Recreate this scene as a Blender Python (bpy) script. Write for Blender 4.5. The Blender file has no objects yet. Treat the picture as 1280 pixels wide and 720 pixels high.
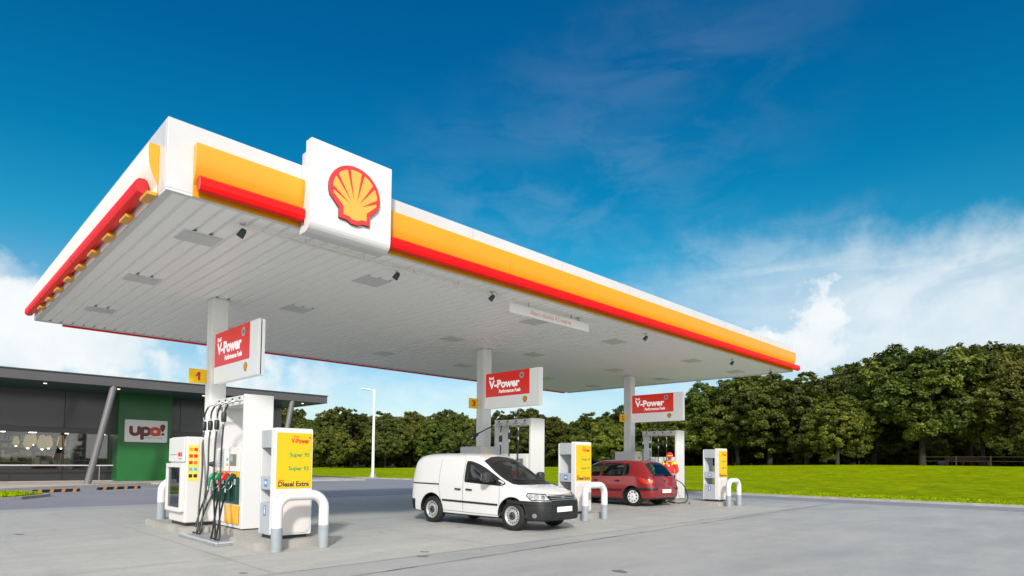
import bpy, bmesh, math, random
import numpy as np
from mathutils import Vector, Matrix
from mathutils.bvhtree import BVHTree
from mathutils.geometry import delaunay_2d_cdt
random.seed(7)
S = bpy.context.scene
C = S.collection
PI = math.pi
R_ = math.radians

# ------------------------------------------------------------------ materials
MATS = {}
def mat(name, col, rough=.5, metal=0., noise=0., nscale=4., bump=0., bscale=60., spec=.5, coat=0., dirt=None, emit=None, estr=0.):
    if name in MATS: return MATS[name]
    m = bpy.data.materials.new(name); m.use_nodes = True
    nt = m.node_tree; N = nt.nodes; L = nt.links
    b = N['Principled BSDF']
    b.inputs['Base Color'].default_value = (*col, 1); b.inputs['Roughness'].default_value = rough
    b.inputs['Metallic'].default_value = metal; b.inputs['Specular IOR Level'].default_value = spec
    b.inputs['Coat Weight'].default_value = coat; b.inputs['Coat Roughness'].default_value = .04
    if emit:
        b.inputs['Emission Color'].default_value = (*emit, 1); b.inputs['Emission Strength'].default_value = estr
    if noise or bump or dirt:
        tc = N.new('ShaderNodeTexCoord')
    if noise or dirt:
        n = N.new('ShaderNodeTexNoise'); n.inputs['Scale'].default_value = nscale; n.inputs['Detail'].default_value = 6
        n.inputs['Roughness'].default_value = .65
        L.new(tc.outputs['Object'], n.inputs['Vector'])
        mx = N.new('ShaderNodeMix'); mx.data_type = 'RGBA'
        mr = N.new('ShaderNodeMapRange'); mr.inputs[1].default_value = .35; mr.inputs[2].default_value = .68
        L.new(n.outputs['Fac'], mr.inputs[0]); L.new(mr.outputs[0], mx.inputs[0])
        d = dirt or tuple(c*(1-noise) for c in col)
        mx.inputs[6].default_value = (*[min(1, c*(1+noise*.5)) for c in col], 1); mx.inputs[7].default_value = (*d, 1)
        L.new(mx.outputs[2], b.inputs['Base Color'])
        r2 = N.new('ShaderNodeMapRange'); r2.inputs[3].default_value = max(0.02, rough-.06); r2.inputs[4].default_value = min(1, rough+.1)
        L.new(n.outputs['Fac'], r2.inputs[0]); L.new(r2.outputs[0], b.inputs['Roughness'])
    if bump:
        n2 = N.new('ShaderNodeTexNoise'); n2.inputs['Scale'].default_value = bscale; n2.inputs['Detail'].default_value = 4
        L.new(tc.outputs['Object'], n2.inputs['Vector'])
        bp = N.new('ShaderNodeBump'); bp.inputs['Strength'].default_value = bump; bp.inputs['Distance'].default_value = .02
        L.new(n2.outputs['Fac'], bp.inputs['Height']); L.new(bp.outputs[0], b.inputs['Normal'])
    MATS[name] = m
    return m

def glass_mat(name, tint, gloss=(1, 1, 1), rough=.02, base=.06):
    m = bpy.data.materials.new(name); m.use_nodes = True
    nt = m.node_tree; N = nt.nodes; L = nt.links
    N.remove(N['Principled BSDF'])
    out = N['Material Output']
    tr = N.new('ShaderNodeBsdfTransparent'); tr.inputs[0].default_value = (*tint, 1)
    gl = N.new('ShaderNodeBsdfGlossy'); gl.inputs['Roughness'].default_value = rough; gl.inputs[0].default_value = (*gloss, 1)
    lw = N.new('ShaderNodeLayerWeight'); lw.inputs[0].default_value = .28
    mr = N.new('ShaderNodeMapRange'); mr.inputs[3].default_value = base; mr.inputs[4].default_value = .6
    L.new(lw.outputs['Fresnel'], mr.inputs[0])
    mx = N.new('ShaderNodeMixShader'); L.new(mr.outputs[0], mx.inputs[0]); L.new(tr.outputs[0], mx.inputs[1]); L.new(gl.outputs[0], mx.inputs[2])
    L.new(mx.outputs[0], out.inputs['Surface'])
    MATS[name] = m
    return m

WHITE = mat('white_paint', (.56, .56, .575), .32, noise=.07, nscale=1.3, coat=.2)
WHITE2 = mat('white_enamel', (.64, .64, .64), .25)
SKYSHEEN = mat('sky_sheen_panel', (.80, .73, .68), .45, noise=.03, spec=.3)  # yellow side panel with its pale sky reflection put into the colour
SOFFIT = mat('soffit_metal', (.90, .90, .89), .42, spec=.5)
TRIM = mat('soffit_trim', (.62, .63, .62), .4, noise=.08)
YELLOW = mat('yellow_acrylic', (.66, .31, .010), .24, noise=.04, nscale=2)
ORANGE = mat('orange_acrylic', (.85, .25, .01), .3)
RED = mat('red_acrylic', (.86, .004, .004), .38, spec=.25)
REDCAP = mat('dark_red_cap', (.45, .01, .01), .35)
SIGNRED = mat('sign_red', (.72, .020, .010), .2, emit=(1, .03, .012), estr=.16)
SIGNYEL = mat('sign_yellow', (.80, .43, .0), .35, noise=.02)
LOGOYEL = mat('logo_yellow', (.70, .37, .06), .35)
LOGORED = mat('logo_red', (.60, .03, .035), .35)
BOXW = mat('lightbox_white', (.84, .84, .83), .35, emit=(1, 1, .98), estr=.13)
PLYEL = mat('plate_yellow', (.95, .62, .0), .4)
LETTER = mat('sign_lettering', (.8, .8, .8), .4, emit=(1, 1, 1), estr=.30)
TXTRED = mat('text_red', (.62, .012, .01), .4)
TXTGRN = mat('text_green', (.03, .30, .05), .4)
TXTBLK = mat('text_black', (.015, .03, .03), .4)
TXTGRY = mat('text_grey', (.16, .16, .17), .5)
TXTPINK = mat('text_pink', (.72, .26, .22), .5)
ORLBL = mat('orange_label', (.75, .16, .03), .5)
BLUELBL = mat('blue_label', (.06, .19, .50), .5)
CYANLBL = mat('cyan_label', (.05, .45, .60), .5)
GREYP = mat('grey_paint', (.36, .395, .43), .42, noise=.08, nscale=3)
GREYL = mat('light_grey_paint', (.56, .575, .59), .42, noise=.06, nscale=3)
WARMP = mat('pale_warm_plastic', (.62, .585, .57), .45, noise=.05, nscale=3)
DARK = mat('dark_plastic', (.02, .022, .025), .45)
RUBBER = mat('black_rubber', (.006, .010, .010), .40)
TYRE = mat('tyre_rubber', (.009, .009, .010), .75, bump=.2, bscale=80)
STEEL = mat('brushed_steel', (.55, .56, .57), .3, metal=.9)
SILVER = mat('silver_paint', (.42, .43, .44), .32, metal=.35)
GREENN = mat('green_nozzle', (.0, .22, .09), .35)
REDN = mat('red_nozzle', (.68, .015, .02), .35)
BAY = mat('bay_green', (.008, .055, .042), .4)
KERB = mat('kerb_concrete', (.33, .32, .30), .85, noise=.22, nscale=1.6, bump=.12, bscale=60)
SHOPGREY = mat('shop_fascia_grey', (.070, .068, .072), .5, noise=.06, nscale=1)
TEAL = mat('roof_underside', (.012, .05, .05), .5)
SHOPGREEN = mat('shop_green', (.012, .125, .028), .28, noise=.12, nscale=.6)
SHOPDARK = mat('shop_plinth', (.028, .028, .03), .3, noise=.15, nscale=.6)
PANELGREY = mat('shop_upper_panel', (.085, .09, .095), .16, noise=.12, nscale=.4)
INTW = mat('interior_wall', (.085, .075, .065), .7, noise=.3, nscale=.6)
INTF = mat('interior_floor', (.2, .19, .17), .4)
PILLAR = mat('pillar_grey', (.13, .13, .135), .4, noise=.05)
LOGOBROWN = mat('lettering_brown', (.12, .018, .012), .35)
LOGOBRICK = mat('lettering_brick', (.50, .055, .02), .35)
PLATE = mat('number_plate_white', (.82, .82, .80), .4)
GLASSD = glass_mat('dark_window_glass', (.30, .32, .34), base=.09)
GLASSC = glass_mat('car_window_glass', (.70, .80, .77), gloss=(.30, .31, .30), base=.05)
GLASSS = glass_mat('shop_window_glass', (.72, .75, .75), base=.05)
GLASSB = glass_mat('cabinet_glass', (.50, .54, .58), base=.10)

# ------------------------------------------------------------------ mesh builder
class MB:
    def __init__(s): s.v = []; s.f = []; s.m = []; s.mats = []; s.sm = []
    def mi(s, m):
        if m not in s.mats: s.mats.append(m)
        return s.mats.index(m)
    def add(s, vs, fs, m, smooth=False):
        o = len(s.v); s.v += [tuple(v) for v in vs]; i = s.mi(m)
        for f in fs: s.f.append([a+o for a in f]); s.m.append(i); s.sm.append(smooth)
    def bm(s, b, m, mtx=None, smooth=False):
        b.verts.index_update()
        vs = [(mtx @ v.co) if mtx else v.co.copy() for v in b.verts]
        s.add(vs, [[v.index for v in f.verts] for f in b.faces], m, smooth); b.free()
    def box(s, x0, x1, y0, y1, z0, z1, m, bev=0., seg=2, mtx=None):
        b = bmesh.new(); bmesh.ops.create_cube(b, size=1)
        for v in b.verts:
            v.co = Vector(((x0+x1)/2+v.co.x*(x1-x0), (y0+y1)/2+v.co.y*(y1-y0), (z0+z1)/2+v.co.z*(z1-z0)))
        if bev > 0:
            bev = min(bev, .45*min(abs(x1-x0), abs(y1-y0), abs(z1-z0)))
            bmesh.ops.bevel(b, geom=b.edges[:], offset=bev, segments=seg, affect='EDGES', profile=.5)
        s.bm(b, m, mtx)
        return s
    def tube(s, pts, r, m, n=10, caps=True, smooth=True):
        pts = [Vector(p) for p in pts]; rs = r if isinstance(r, (list, tuple)) else [r]*len(pts)
        vs = []; fs = []; up = None
        for i, p in enumerate(pts):
            t = (pts[min(i+1, len(pts)-1)]-pts[max(i-1, 0)]).normalized()
            if up is None:
                up = t.cross(Vector((0, 0, 1)))
                if up.length < .1: up = t.cross(Vector((1, 0, 0)))
                up.normalize()
            else:
                up = (up-t*up.dot(t)).normalized()
            w = t.cross(up)
            for k in range(n):
                a = 2*PI*k/n; vs.append(p+(up*math.cos(a)+w*math.sin(a))*rs[i])
        for i in range(len(pts)-1):
            for k in range(n):
                fs.append([i*n+k, i*n+(k+1) % n, (i+1)*n+(k+1) % n, (i+1)*n+k])
        s.add(vs, fs, m, smooth)
        if caps:
            s.add(vs[:n], [list(range(n))[::-1]], m); s.add(vs[-n:], [list(range(n))], m)
        return s
    def lathe(s, prof, m, n=32, mtx=None, smooth=True):     # prof: (r, h) about local Z
        vs = []; fs = []; K = len(prof)
        for k in range(n):
            a = 2*PI*k/n
            for r, h in prof:
                v = Vector((r*math.cos(a), r*math.sin(a), h)); vs.append(mtx @ v if mtx else v)
        for k in range(n):
            for j in range(K-1):
                fs.append([k*K+j, ((k+1) % n)*K+j, ((k+1) % n)*K+j+1, k*K+j+1])
        s.add(vs, fs, m, smooth)
        return s
    def prism(s, poly, fr, d0, d1, m, smooth=False):         # poly in the (right, up) of a frame, from depth d0 to d1 along its normal
        o, rt, up = [Vector(a) for a in fr]; nn = rt.cross(up)
        n = len(poly)
        a = [o+rt*x+up*y+nn*d0 for x, y in poly]; b = [o+rt*x+up*y+nn*d1 for x, y in poly]
        s.add(a+b, [list(range(n))[::-1], list(range(n, 2*n))]+[[i, (i+1) % n, n+(i+1) % n, n+i] for i in range(n)], m, smooth)
        return s
    def text(s, body, fr, x, y, w, h, m, d=.002, bold=0., shear=0., lift=.0):  # box (x,y)-(x+w,y+h) in the frame
        vs, fs = text_geo(body, bold)
        xs = [v[0] for v in vs]; ys = [v[1] for v in vs]
        x0, x1, y0, y1 = min(xs), max(xs), min(ys), max(ys)
        sx = w/(x1-x0); sy = h/(y1-y0) if h else sx
        o, rt, up = [Vector(a) for a in fr]; nn = rt.cross(up)
        out = []
        for a, b, c in vs:
            px = x+(a-x0)*sx+shear*(b-y0)*sy; py = y+(b-y0)*sy
            out.append(o+rt*px+up*py+nn*(lift+(d if c > 0 else -.0005)))
        s.add(out, fs, m)
        return s
    def build(s, name, parent=None, off=(0, 0, 0), smooth=None, **props):
        me = bpy.data.meshes.new(name)
        ox, oy, oz = off
        me.from_pydata([(a-ox, b-oy, c-oz) for a, b, c in s.v], [], s.f)
        for m in s.mats: me.materials.append(m)
        me.polygons.foreach_set('material_index', s.m)
        sm = s.sm if smooth is None else [smooth]*len(s.f)
        me.polygons.foreach_set('use_smooth', sm)
        me.update()
        o = bpy.data.objects.new(name, me); C.objects.link(o)
        if parent is not None: o.parent = parent
        else: o.location = off
        for k, v in props.items(): o[k] = v
        return o

TG = {}
def text_geo(body, bold):
    k = (body, bold)
    if k in TG: return TG[k]
    c = bpy.data.curves.new('t', 'FONT'); c.body = body; c.size = 1; c.extrude = .1; c.offset = bold; c.resolution_u = 3
    o = bpy.data.objects.new('t', c); C.objects.link(o)
    dg = bpy.context.evaluated_depsgraph_get(); me = bpy.data.meshes.new_from_object(o.evaluated_get(dg))
    vs = [tuple(v.co) for v in me.vertices]; fs = [list(p.vertices) for p in me.polygons]
    bpy.data.meshes.remove(me); bpy.data.objects.remove(o); bpy.data.curves.remove(c)
    TG[k] = (vs, fs)
    return TG[k]

def empty(name, loc, label, cat, group=None, rz=0):
    o = bpy.data.objects.new(name, None); C.objects.link(o); o.location = loc; o.rotation_euler = (0, 0, rz)
    o.empty_display_size = .2
    o['label'] = label; o['category'] = cat
    if group: o['group'] = group
    return o
def tag(o, label, cat, group=None):
    o['label'] = label; o['category'] = cat
    if group: o['group'] = group
    return o
def copy_tree(o, loc=None, label=None, rz=None):
    kids = {}
    for q in bpy.data.objects:
        if q.parent: kids.setdefault(q.parent.name, []).append(q)
    def rec(a, par):
        c = a.copy(); C.objects.link(c)
        if par is not None: c.parent = par
        for k in kids.get(a.name, []): rec(k, c)
        return c
    c = rec(o, None)
    if loc is not None: c.location = loc
    if rz is not None: c.rotation_euler = (0, 0, rz)
    if label: c['label'] = label
    return c
def rpoly(x0, x1, y0, y1, r, n=5):
    r = min(r, .49*abs(x1-x0), .49*abs(y1-y0)); P = []
    for cx, cy, a0 in ((x1-r, y1-r, 0), (x0+r, y1-r, 90), (x0+r, y0+r, 180), (x1-r, y0+r, 270)):
        for i in range(n+1):
            a = R_(a0+90*i/n); P.append((cx+r*math.cos(a), cy+r*math.sin(a)))
    return P
def catmull(P, n=8):
    P = [Vector(p) for p in P]; Q = [P[0]*2-P[1]]+P+[P[-1]*2-P[-2]]; out = []
    for i in range(1, len(Q)-2):
        a, b, c, d = Q[i-1:i+3]
        for k in range(n):
            t = k/n
            out.append(.5*((2*b)+(c-a)*t+(2*a-5*b+4*c-d)*t*t+(3*b-a-3*c+d)*t**3))
    out.append(P[-1])
    return out
def FY(x, y, z): return ((x, y, z), (1, 0, 0), (0, 0, 1))        # a face that looks towards -Y
def FX(x, y, z): return ((x, y, z), (0, -1, 0), (0, 0, 1))       # a face that looks towards -X
# ------------------------------------------------------------------ camera
cam = bpy.data.cameras.new('camera'); co = bpy.data.objects.new('camera', cam); C.objects.link(co)
camR = Vector((.70537504, -.70877336, .00929408)); camU = Vector((-.04032605, -.02703526, .99882076)); camF = Vector((.70768628, .70491802, .04765202))
mw = Matrix((( camR.x, camU.x, -camF.x, 0), (camR.y, camU.y, -camF.y, 0), (camR.z, camU.z, -camF.z, 1.4), (0, 0, 0, 1)))
co.matrix_world = mw
cam.sensor_width = 36; cam.lens = 761.78/1280*36; cam.shift_y = (540.82-360)/1280
cam.clip_end = 6000; cam.clip_start = .1
S.camera = co
def azel(px, py):                       # sky direction (azimuth from +Y towards +X, elevation)
    d = camF+camR*((px-640)/761.78)-camU*((py-540.82)/761.78); d.normalize()
    return math.atan2(d.x, d.y), math.asin(d.z)

# ------------------------------------------------------------------ light
SUN_EL = R_(30); SUN_DIR = Vector((-.66, -.75, 0)).normalized()       # where the sun stands
sun = bpy.data.lights.new('sun', 'SUN'); so = bpy.data.objects.new('sun', sun); C.objects.link(so)
sv = SUN_DIR*math.cos(SUN_EL)+Vector((0, 0, math.sin(SUN_EL)))
so.rotation_euler = sv.to_track_quat('Z', 'Y').to_euler(); so.location = sv*50
sun.energy = 3.1; sun.angle = R_(5.0); sun.color = (1, .94, .86)
S.view_settings.view_transform = 'Standard'; S.view_settings.look = 'None'; S.view_settings.exposure = 0.45; S.view_settings.gamma = 1
W = bpy.data.worlds.new('World'); S.world = W; W.use_nodes = True
nt = W.node_tree; N = nt.nodes; L = nt.links
bg = N['Background']
def nd(t, **k):
    n = N.new(t)
    for a, b in k.items(): setattr(n, a, b)
    return n
def lk(a, b):
    if isinstance(a, (int, float)): b.default_value = a
    else: L.new(a, b)
def M_(op, a, b=None, c=None, clamp=False):
    n = nd('ShaderNodeMath', operation=op, use_clamp=clamp); lk(a, n.inputs[0])
    if b is not None: lk(b, n.inputs[1])
    if c is not None: lk(c, n.inputs[2])
    return n.outputs[0]
def smooth(v, a, b, lo=0., hi=1.):
    n = nd('ShaderNodeMapRange', interpolation_type='SMOOTHSTEP'); lk(v, n.inputs[0])
    n.inputs[1].default_value = a; n.inputs[2].default_value = b; n.inputs[3].default_value = lo; n.inputs[4].default_value = hi
    return n.outputs[0]
tc = nd('ShaderNodeTexCoord'); D = tc.outputs['Generated']
sky = nd('ShaderNodeTexSky', sky_type='NISHITA'); sky.sun_disc = False
sky.sun_elevation = SUN_EL; sky.sun_rotation = math.atan2(SUN_DIR.x, SUN_DIR.y)
sky.altitude = 0; sky.air_density = 1.0; sky.dust_density = .6; sky.ozone_density = 2.5
sep = nd('ShaderNodeSeparateXYZ'); L.new(D, sep.inputs[0])
el = M_('ARCSINE', sep.outputs[2]); az = M_('ARCTAN2', sep.outputs[0], sep.outputs[1])
# polarised, deeper blue towards the zenith
ramp = nd('ShaderNodeValToRGB'); e = ramp.color_ramp.elements
SKYR = [(0., (.80, .86, .82)), (.10, (.66, .84, .84)), (.20, (.40, .80, .84)), (.30, (.085, .82, .88)), (.40, (.012, .69, .84)), (.56, (.003, .55, .82)), (1., (.003, .45, .78))]
e[0].position = 0; e[0].color = (*SKYR[0][1], 1); e[1].position = 1; e[1].color = (*SKYR[-1][1], 1)
for p, c in SKYR[1:-1]:
    q = e.new(p); q.color = (*c, 1)
L.new(M_('DIVIDE', el, R_(60), clamp=True), ramp.inputs[0])
mul = nd('ShaderNodeMix', data_type='RGBA', blend_type='MULTIPLY'); mul.inputs[0].default_value = 1
L.new(sky.outputs[0], mul.inputs[6]); L.new(ramp.outputs[0], mul.inputs[7])
def noise(scale, detail=8, rough=.6, vec=None, dist=0.):
    n = nd('ShaderNodeTexNoise'); n.inputs['Scale'].default_value = scale; n.inputs['Detail'].default_value = detail
    n.inputs['Roughness'].default_value = rough; n.inputs['Distortion'].default_value = dist
    L.new(vec or D, n.inputs['Vector']); return n
nA = noise(9, 9, .62); nB = noise(22, 7, .6); sA = nd('ShaderNodeSeparateColor'); L.new(nA.outputs['Color'], sA.inputs[0])
sB = nd('ShaderNodeSeparateColor'); L.new(nB.outputs['Color'], sB.inputs[0])
def jitter(v, ch, k1, k2):
    return M_('ADD', v, M_('ADD', M_('MULTIPLY', M_('SUBTRACT', sA.outputs[ch], .5), k1), M_('MULTIPLY', M_('SUBTRACT', sB.outputs[ch], .5), k2)))
def blob(px, py, wpx, hpx, k1=.16, k2=.07, edge=.35, tilt=0.):
    a0, e0 = azel(px, py)
    da = M_('SUBTRACT', jitter(az, 0, k1, k2), a0); de = M_('SUBTRACT', jitter(el, 1, k1, k2), e0)
    ct, st = math.cos(tilt), math.sin(tilt)
    u = M_('ADD', M_('MULTIPLY', da, ct), M_('MULTIPLY', de, st)); v = M_('SUBTRACT', M_('MULTIPLY', de, ct), M_('MULTIPLY', da, st))
    u = M_('DIVIDE', u, wpx/900); v = M_('DIVIDE', v, hpx/900)
    r = M_('SQRT', M_('ADD', M_('MULTIPLY', u, u), M_('MULTIPLY', v, v)))
    return smooth(r, 1+edge, 1-edge)
# stretched noise for cirrus
mp = nd('ShaderNodeMapping'); cb = nd('ShaderNodeCombineXYZ'); L.new(az, cb.inputs[0]); L.new(el, cb.inputs[1]); L.new(cb.outputs[0], mp.inputs[0])
mp.inputs['Rotation'].default_value = (0, 0, R_(-20)); mp.inputs['Scale'].default_value = (2.2, 9, 1)
nC = noise(1.6, 9, .58, mp.outputs[0], .8)
mp2 = nd('ShaderNodeMapping'); L.new(cb.outputs[0], mp2.inputs[0]); mp2.inputs['Rotation'].default_value = (0, 0, R_(-12)); mp2.inputs['Scale'].default_value = (3, 7, 1)
nD = noise(2.2, 9, .62, mp2.outputs[0], .5)
cir = smooth(nC.outputs['Fac'], .36, .68); cir2 = smooth(nD.outputs['Fac'], .38, .68)
def mx(a, b): return M_('MAXIMUM', a, b)
cum = blob(1028, 388, 38, 38, .08, .09, .4)
cum = mx(cum, blob(1010, 432, 60, 36, .10, .09, .5)); cum = mx(cum, blob(972, 420, 14, 10, .04, .05, .5))
cum = mx(cum, M_('MULTIPLY', blob(1090, 440, 90, 50, .12, .10, .7), .85))
cum = mx(cum, blob(30, 410, 130, 58, .07, .08, .25)); cum = mx(cum, M_('MULTIPLY', blob(220, 470, 230, 36, .12, .10, .6), smooth(nB.outputs['Fac'], .3, .62)))
cum = mx(cum, M_('MULTIPLY', blob(-60, 330, 60, 24, .1, .1, .7), .6))
veil = M_('MULTIPLY', blob(1180, 375, 300, 72, .10, .06, .55, -.10), M_('ADD', .50, M_('MULTIPLY', cir, .32)))
veil = mx(veil, M_('MULTIPLY', blob(1250, 410, 260, 60, .1, .05, .7), .80))
veil = mx(veil, M_('MULTIPLY', blob(930, 360, 170, 60, .10, .05, .9), M_('MULTIPLY', cir2, .42)))
wis = M_('MULTIPLY', blob(640, 300, 330, 130, .12, .05, .95, .5), M_('MULTIPLY', cir2, .07))
wis = mx(wis, M_('MULTIPLY', blob(800, 90, 300, 60, .1, .05, .9, .25), M_('MULTIPLY', cir, .04)))
low = M_('MULTIPLY', smooth(el, R_(17), R_(2)), M_('ADD', .18, M_('MULTIPLY', cir2, .5)))
# bright broken cloud, added unseen behind the photographer as soft neutral fill light
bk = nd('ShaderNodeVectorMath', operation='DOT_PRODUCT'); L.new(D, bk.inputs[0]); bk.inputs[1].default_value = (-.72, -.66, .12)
fill_cloud = M_('MULTIPLY', smooth(bk.outputs['Value'], -.15, .55), M_('ADD', .55, M_('MULTIPLY', smooth(nA.outputs['Fac'], .35, .6), .45)))
cl = mx(mx(cum, veil), mx(wis, low))
ccol = nd('ShaderNodeMix', data_type='RGBA'); L.new(smooth(nA.outputs['Fac'], .3, .7), ccol.inputs[0])
ccol.inputs[6].default_value = (5.6, 6.3, 6.7, 1); ccol.inputs[7].default_value = (6.9, 7.2, 7.3, 1)
fin = nd('ShaderNodeMix', data_type='RGBA'); L.new(M_('MINIMUM', cl, 1.0), fin.inputs[0]); L.new(mul.outputs[2], fin.inputs[6]); L.new(ccol.outputs[2], fin.inputs[7])
fin2 = nd('ShaderNodeMix', data_type='RGBA'); L.new(fill_cloud, fin2.inputs[0]); L.new(fin.outputs[2], fin2.inputs[6]); fin2.inputs[7].default_value = (13.5, 13.2, 12.6, 1)
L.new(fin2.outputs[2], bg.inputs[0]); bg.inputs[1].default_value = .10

# ------------------------------------------------------------------ ground
def sheet_mat(name, kind):
    m = bpy.data.materials.new(name); m.use_nodes = True
    t = m.node_tree; n = t.nodes; l = t.links; b = n['Principled BSDF']
    g = n.new('ShaderNodeNewGeometry')
    def NZ(sc, det=6, r=.6, sx=1, sy=1):
        mpp = n.new('ShaderNodeMapping'); mpp.inputs['Scale'].default_value = (sx, sy, 1); l.new(g.outputs['Position'], mpp.inputs[0])
        q = n.new('ShaderNodeTexNoise'); q.inputs['Scale'].default_value = sc; q.inputs['Detail'].default_value = det; q.inputs['Roughness'].default_value = r
        l.new(mpp.outputs[0], q.inputs['Vector']); return q.outputs['Fac']
    def MR(v, a, b_, c=0, d=1):
        q = n.new('ShaderNodeMapRange'); l.new(v, q.inputs[0]); q.inputs[1].default_value = a; q.inputs[2].default_value = b_; q.inputs[3].default_value = c; q.inputs[4].default_value = d; return q.outputs[0]
    def MX(f, a, b_, mode='MIX'):
        q = n.new('ShaderNodeMix'); q.data_type = 'RGBA'; q.blend_type = mode
        for v, s_ in ((f, q.inputs[0]), (a, q.inputs[6]), (b_, q.inputs[7])):
            if isinstance(v, tuple): s_.default_value = (*v, 1)
            elif isinstance(v, (int, float)): s_.default_value = v
            else: l.new(v, s_)
        return q.outputs[2]
    def grain(a):
        a = MX(MR(NZ(9, 6, .8), .45, .75, 0, .22), a, (.20, .20, .20))
        a = MX(MR(NZ(34, 5, .8), .5, .75, 0, .28), a, (.16, .16, .16))
        a = MX(MR(NZ(1.0, 5, .7, 2.6, .35), .56, .72, 0, .22), a, (.17, .17, .165))
        a = MX(1.0, a, (.93, .93, .93), 'MULTIPLY')
        return MX(MR(NZ(15, 3, .7), .66, .74, 0, .6), a, (.11, .11, .11))
    if kind == 'apron':
        a = MX(MR(NZ(.35, 7, .65), .3, .7), (.375, .385, .385), (.31, .32, .325))
        a = MX(MR(NZ(1.1, 8, .7, .5, 1.6), .42, .75), a, (.43, .425, .405))
        a = MX(MR(NZ(.22, 6, .6, 1, 2), .50, .72, 0, .8), a, (.27, .28, .295))
        a = MX(MR(NZ(3.5, 8, .75), .62, .8, 0, .5), a, (.16, .16, .155))
        a = grain(a)
        rough = .62
    elif kind == 'slab':
        a = MX(MR(NZ(.4, 7, .65), .3, .7), (.43, .43, .415), (.35, .355, .35))
        a = MX(MR(NZ(1.6, 8, .7, .6, 1.4), .45, .8), a, (.50, .485, .44))
        a = MX(MR(NZ(4.5, 8, .8), .6, .82, 0, .55), a, (.17, .165, .155))
        a = grain(a)
        rough = .62
    elif kind == 'asphalt':
        a = MX(MR(NZ(.3, 7, .65), .3, .7), (.25, .255, .295), (.20, .205, .24))
        a = MX(MR(NZ(2.2, 8, .7), .5, .8, 0, .5), a, (.25, .25, .27))
        a = MX(MR(NZ(200, 2, .5), .35, .7, 0, .4), a, (.10, .10, .11))
        rough = .7
    elif kind == 'paving':
        a = MX(MR(NZ(.8, 7, .65), .3, .7), (.46, .40, .375), (.38, .33, .31)); rough = .8
    elif kind == 'lawn':
        a = MX(MR(NZ(.12, 6, .6), .3, .7), (.29, .38, .0), (.21, .31, .0))
        a = MX(MR(NZ(.9, 8, .75, .5, 1.), .35, .7), a, (.14, .23, .0))
        a = MX(MR(NZ(1.1, 9, .85, 1, 1), .46, .62, 0, .85), a, (.42, .46, .0))
        a = MX(MR(NZ(.6, 10, .88, 1, 1), .48, .62, 0, .8), a, (.10, .165, .003)); a = MX(MR(NZ(4.5, 8, .85, 1, 1), .48, .66, 0, .55), a, (.07, .12, .003)); a = MX(1.0, a, (.95, .93, .9), 'MULTIPLY')
        rough = .9
    else:
        a = MX(MR(NZ(.05, 6, .6), .3, .7), (.10, .13, .03), (.07, .09, .02)); rough = .95
    l.new(a, b.inputs['Base Color']) ; b.inputs['Roughness'].default_value = rough
    b.inputs['Specular IOR Level'].default_value = .02 if kind in ('lawn', 'far') else .4
    bp = n.new('ShaderNodeBump'); bp.inputs['Distance'].default_value = .03 if kind != 'lawn' else .12; bp.inputs['Strength'].default_value = .35 if kind != 'lawn' else 1
    l.new(NZ(40 if kind != 'lawn' else 6, 8, .8), bp.inputs['Height']); l.new(bp.outputs[0], b.inputs['Normal'])
    MATS[name] = m
    return m
APRON = sheet_mat('concrete_apron', 'apron'); SLAB = sheet_mat('concrete_slab', 'slab'); ASPH = sheet_mat('bluish_asphalt', 'asphalt')
PAVE = sheet_mat('pale_paving', 'paving'); LAWN = sheet_mat('lawn_grass', 'lawn'); FAR = sheet_mat('far_ground', 'far')
def flat(name, poly, z, m, parent=None):
    b = MB(); b.add([(x, y, z) for x, y in poly], [list(range(len(poly)))], m)
    o = b.build(name, parent); o['kind'] = 'structure'; return o
flat('ground', [(-3000, -3000), (3000, -3000), (3000, 3000), (-3000, 3000)], -.012, FAR)
flat('concrete_apron', [(-60, -60), (24.3, -60), (24.3, 21), (-60, 21)], 0, APRON)
flat('asphalt_road', [(-60, 21), (24.3, 21), (24.3, 110), (-60, 110)], 0, ASPH)
flat('roadside_strip', [(24.3, -60), (27.2, -60), (27.2, 110), (24.3, 110)], -.002, ASPH)
# poured slabs under the canopy, each with a joint round it
b = MB()
ys = [7.35, 9.0, 12.6, 16.2, 19.8]; xs = [-4.5, -.6, 3.3, 7.1, 10.9, 14.7, 18.5, 22.3]
for i in range(len(xs)-1):
    for j in range(len(ys)-1):
        g = .006
        b.add([(xs[i]+g, ys[j]+g, .004), (xs[i+1]-g, ys[j]+g, .004), (xs[i+1]-g, ys[j+1]-g, .004), (xs[i]+g, ys[j+1]-g, .004)], [[0, 1, 2, 3]], SLAB)
o = b.build('forecourt_slabs'); o['kind'] = 'structure'
JOINT = mat('joint_sealant', (.05, .048, .045), .8)
b = MB()
def crack(x0, y0, x1, y1, w, n=40, amp=.03):
    P = []
    for i in range(n+1):
        t = i/n; P.append((x0+(x1-x0)*t, y0+(y1-y0)*t+random.uniform(-amp, amp)))
    for i in range(n):
        (a, c), (d, f) = P[i], P[i+1]; ww = w*random.uniform(.5, 1.2)
        b.add([(a, c-ww, .0085), (d, f-ww, .0085), (d, f+ww, .0085), (a, c+ww, .0085)], [[0, 1, 2, 3]], JOINT)
crack(3, 6.55, 24, 7.35, .011, 90, .012)
crack(-9, 7.35, 3, 6.55, .006, 50, .015)
o = b.build('pavement_crack'); o['kind'] = 'structure'
b = MB(); WL = mat('worn_white_line', (.52, .52, .55), .8, noise=.3, nscale=3)
b.add([(24.24, -40, .004), (24.33, -40, .004), (24.33, 16, .004), (24.24, 16, .004)], [[0, 1, 2, 3]], WL)
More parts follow.
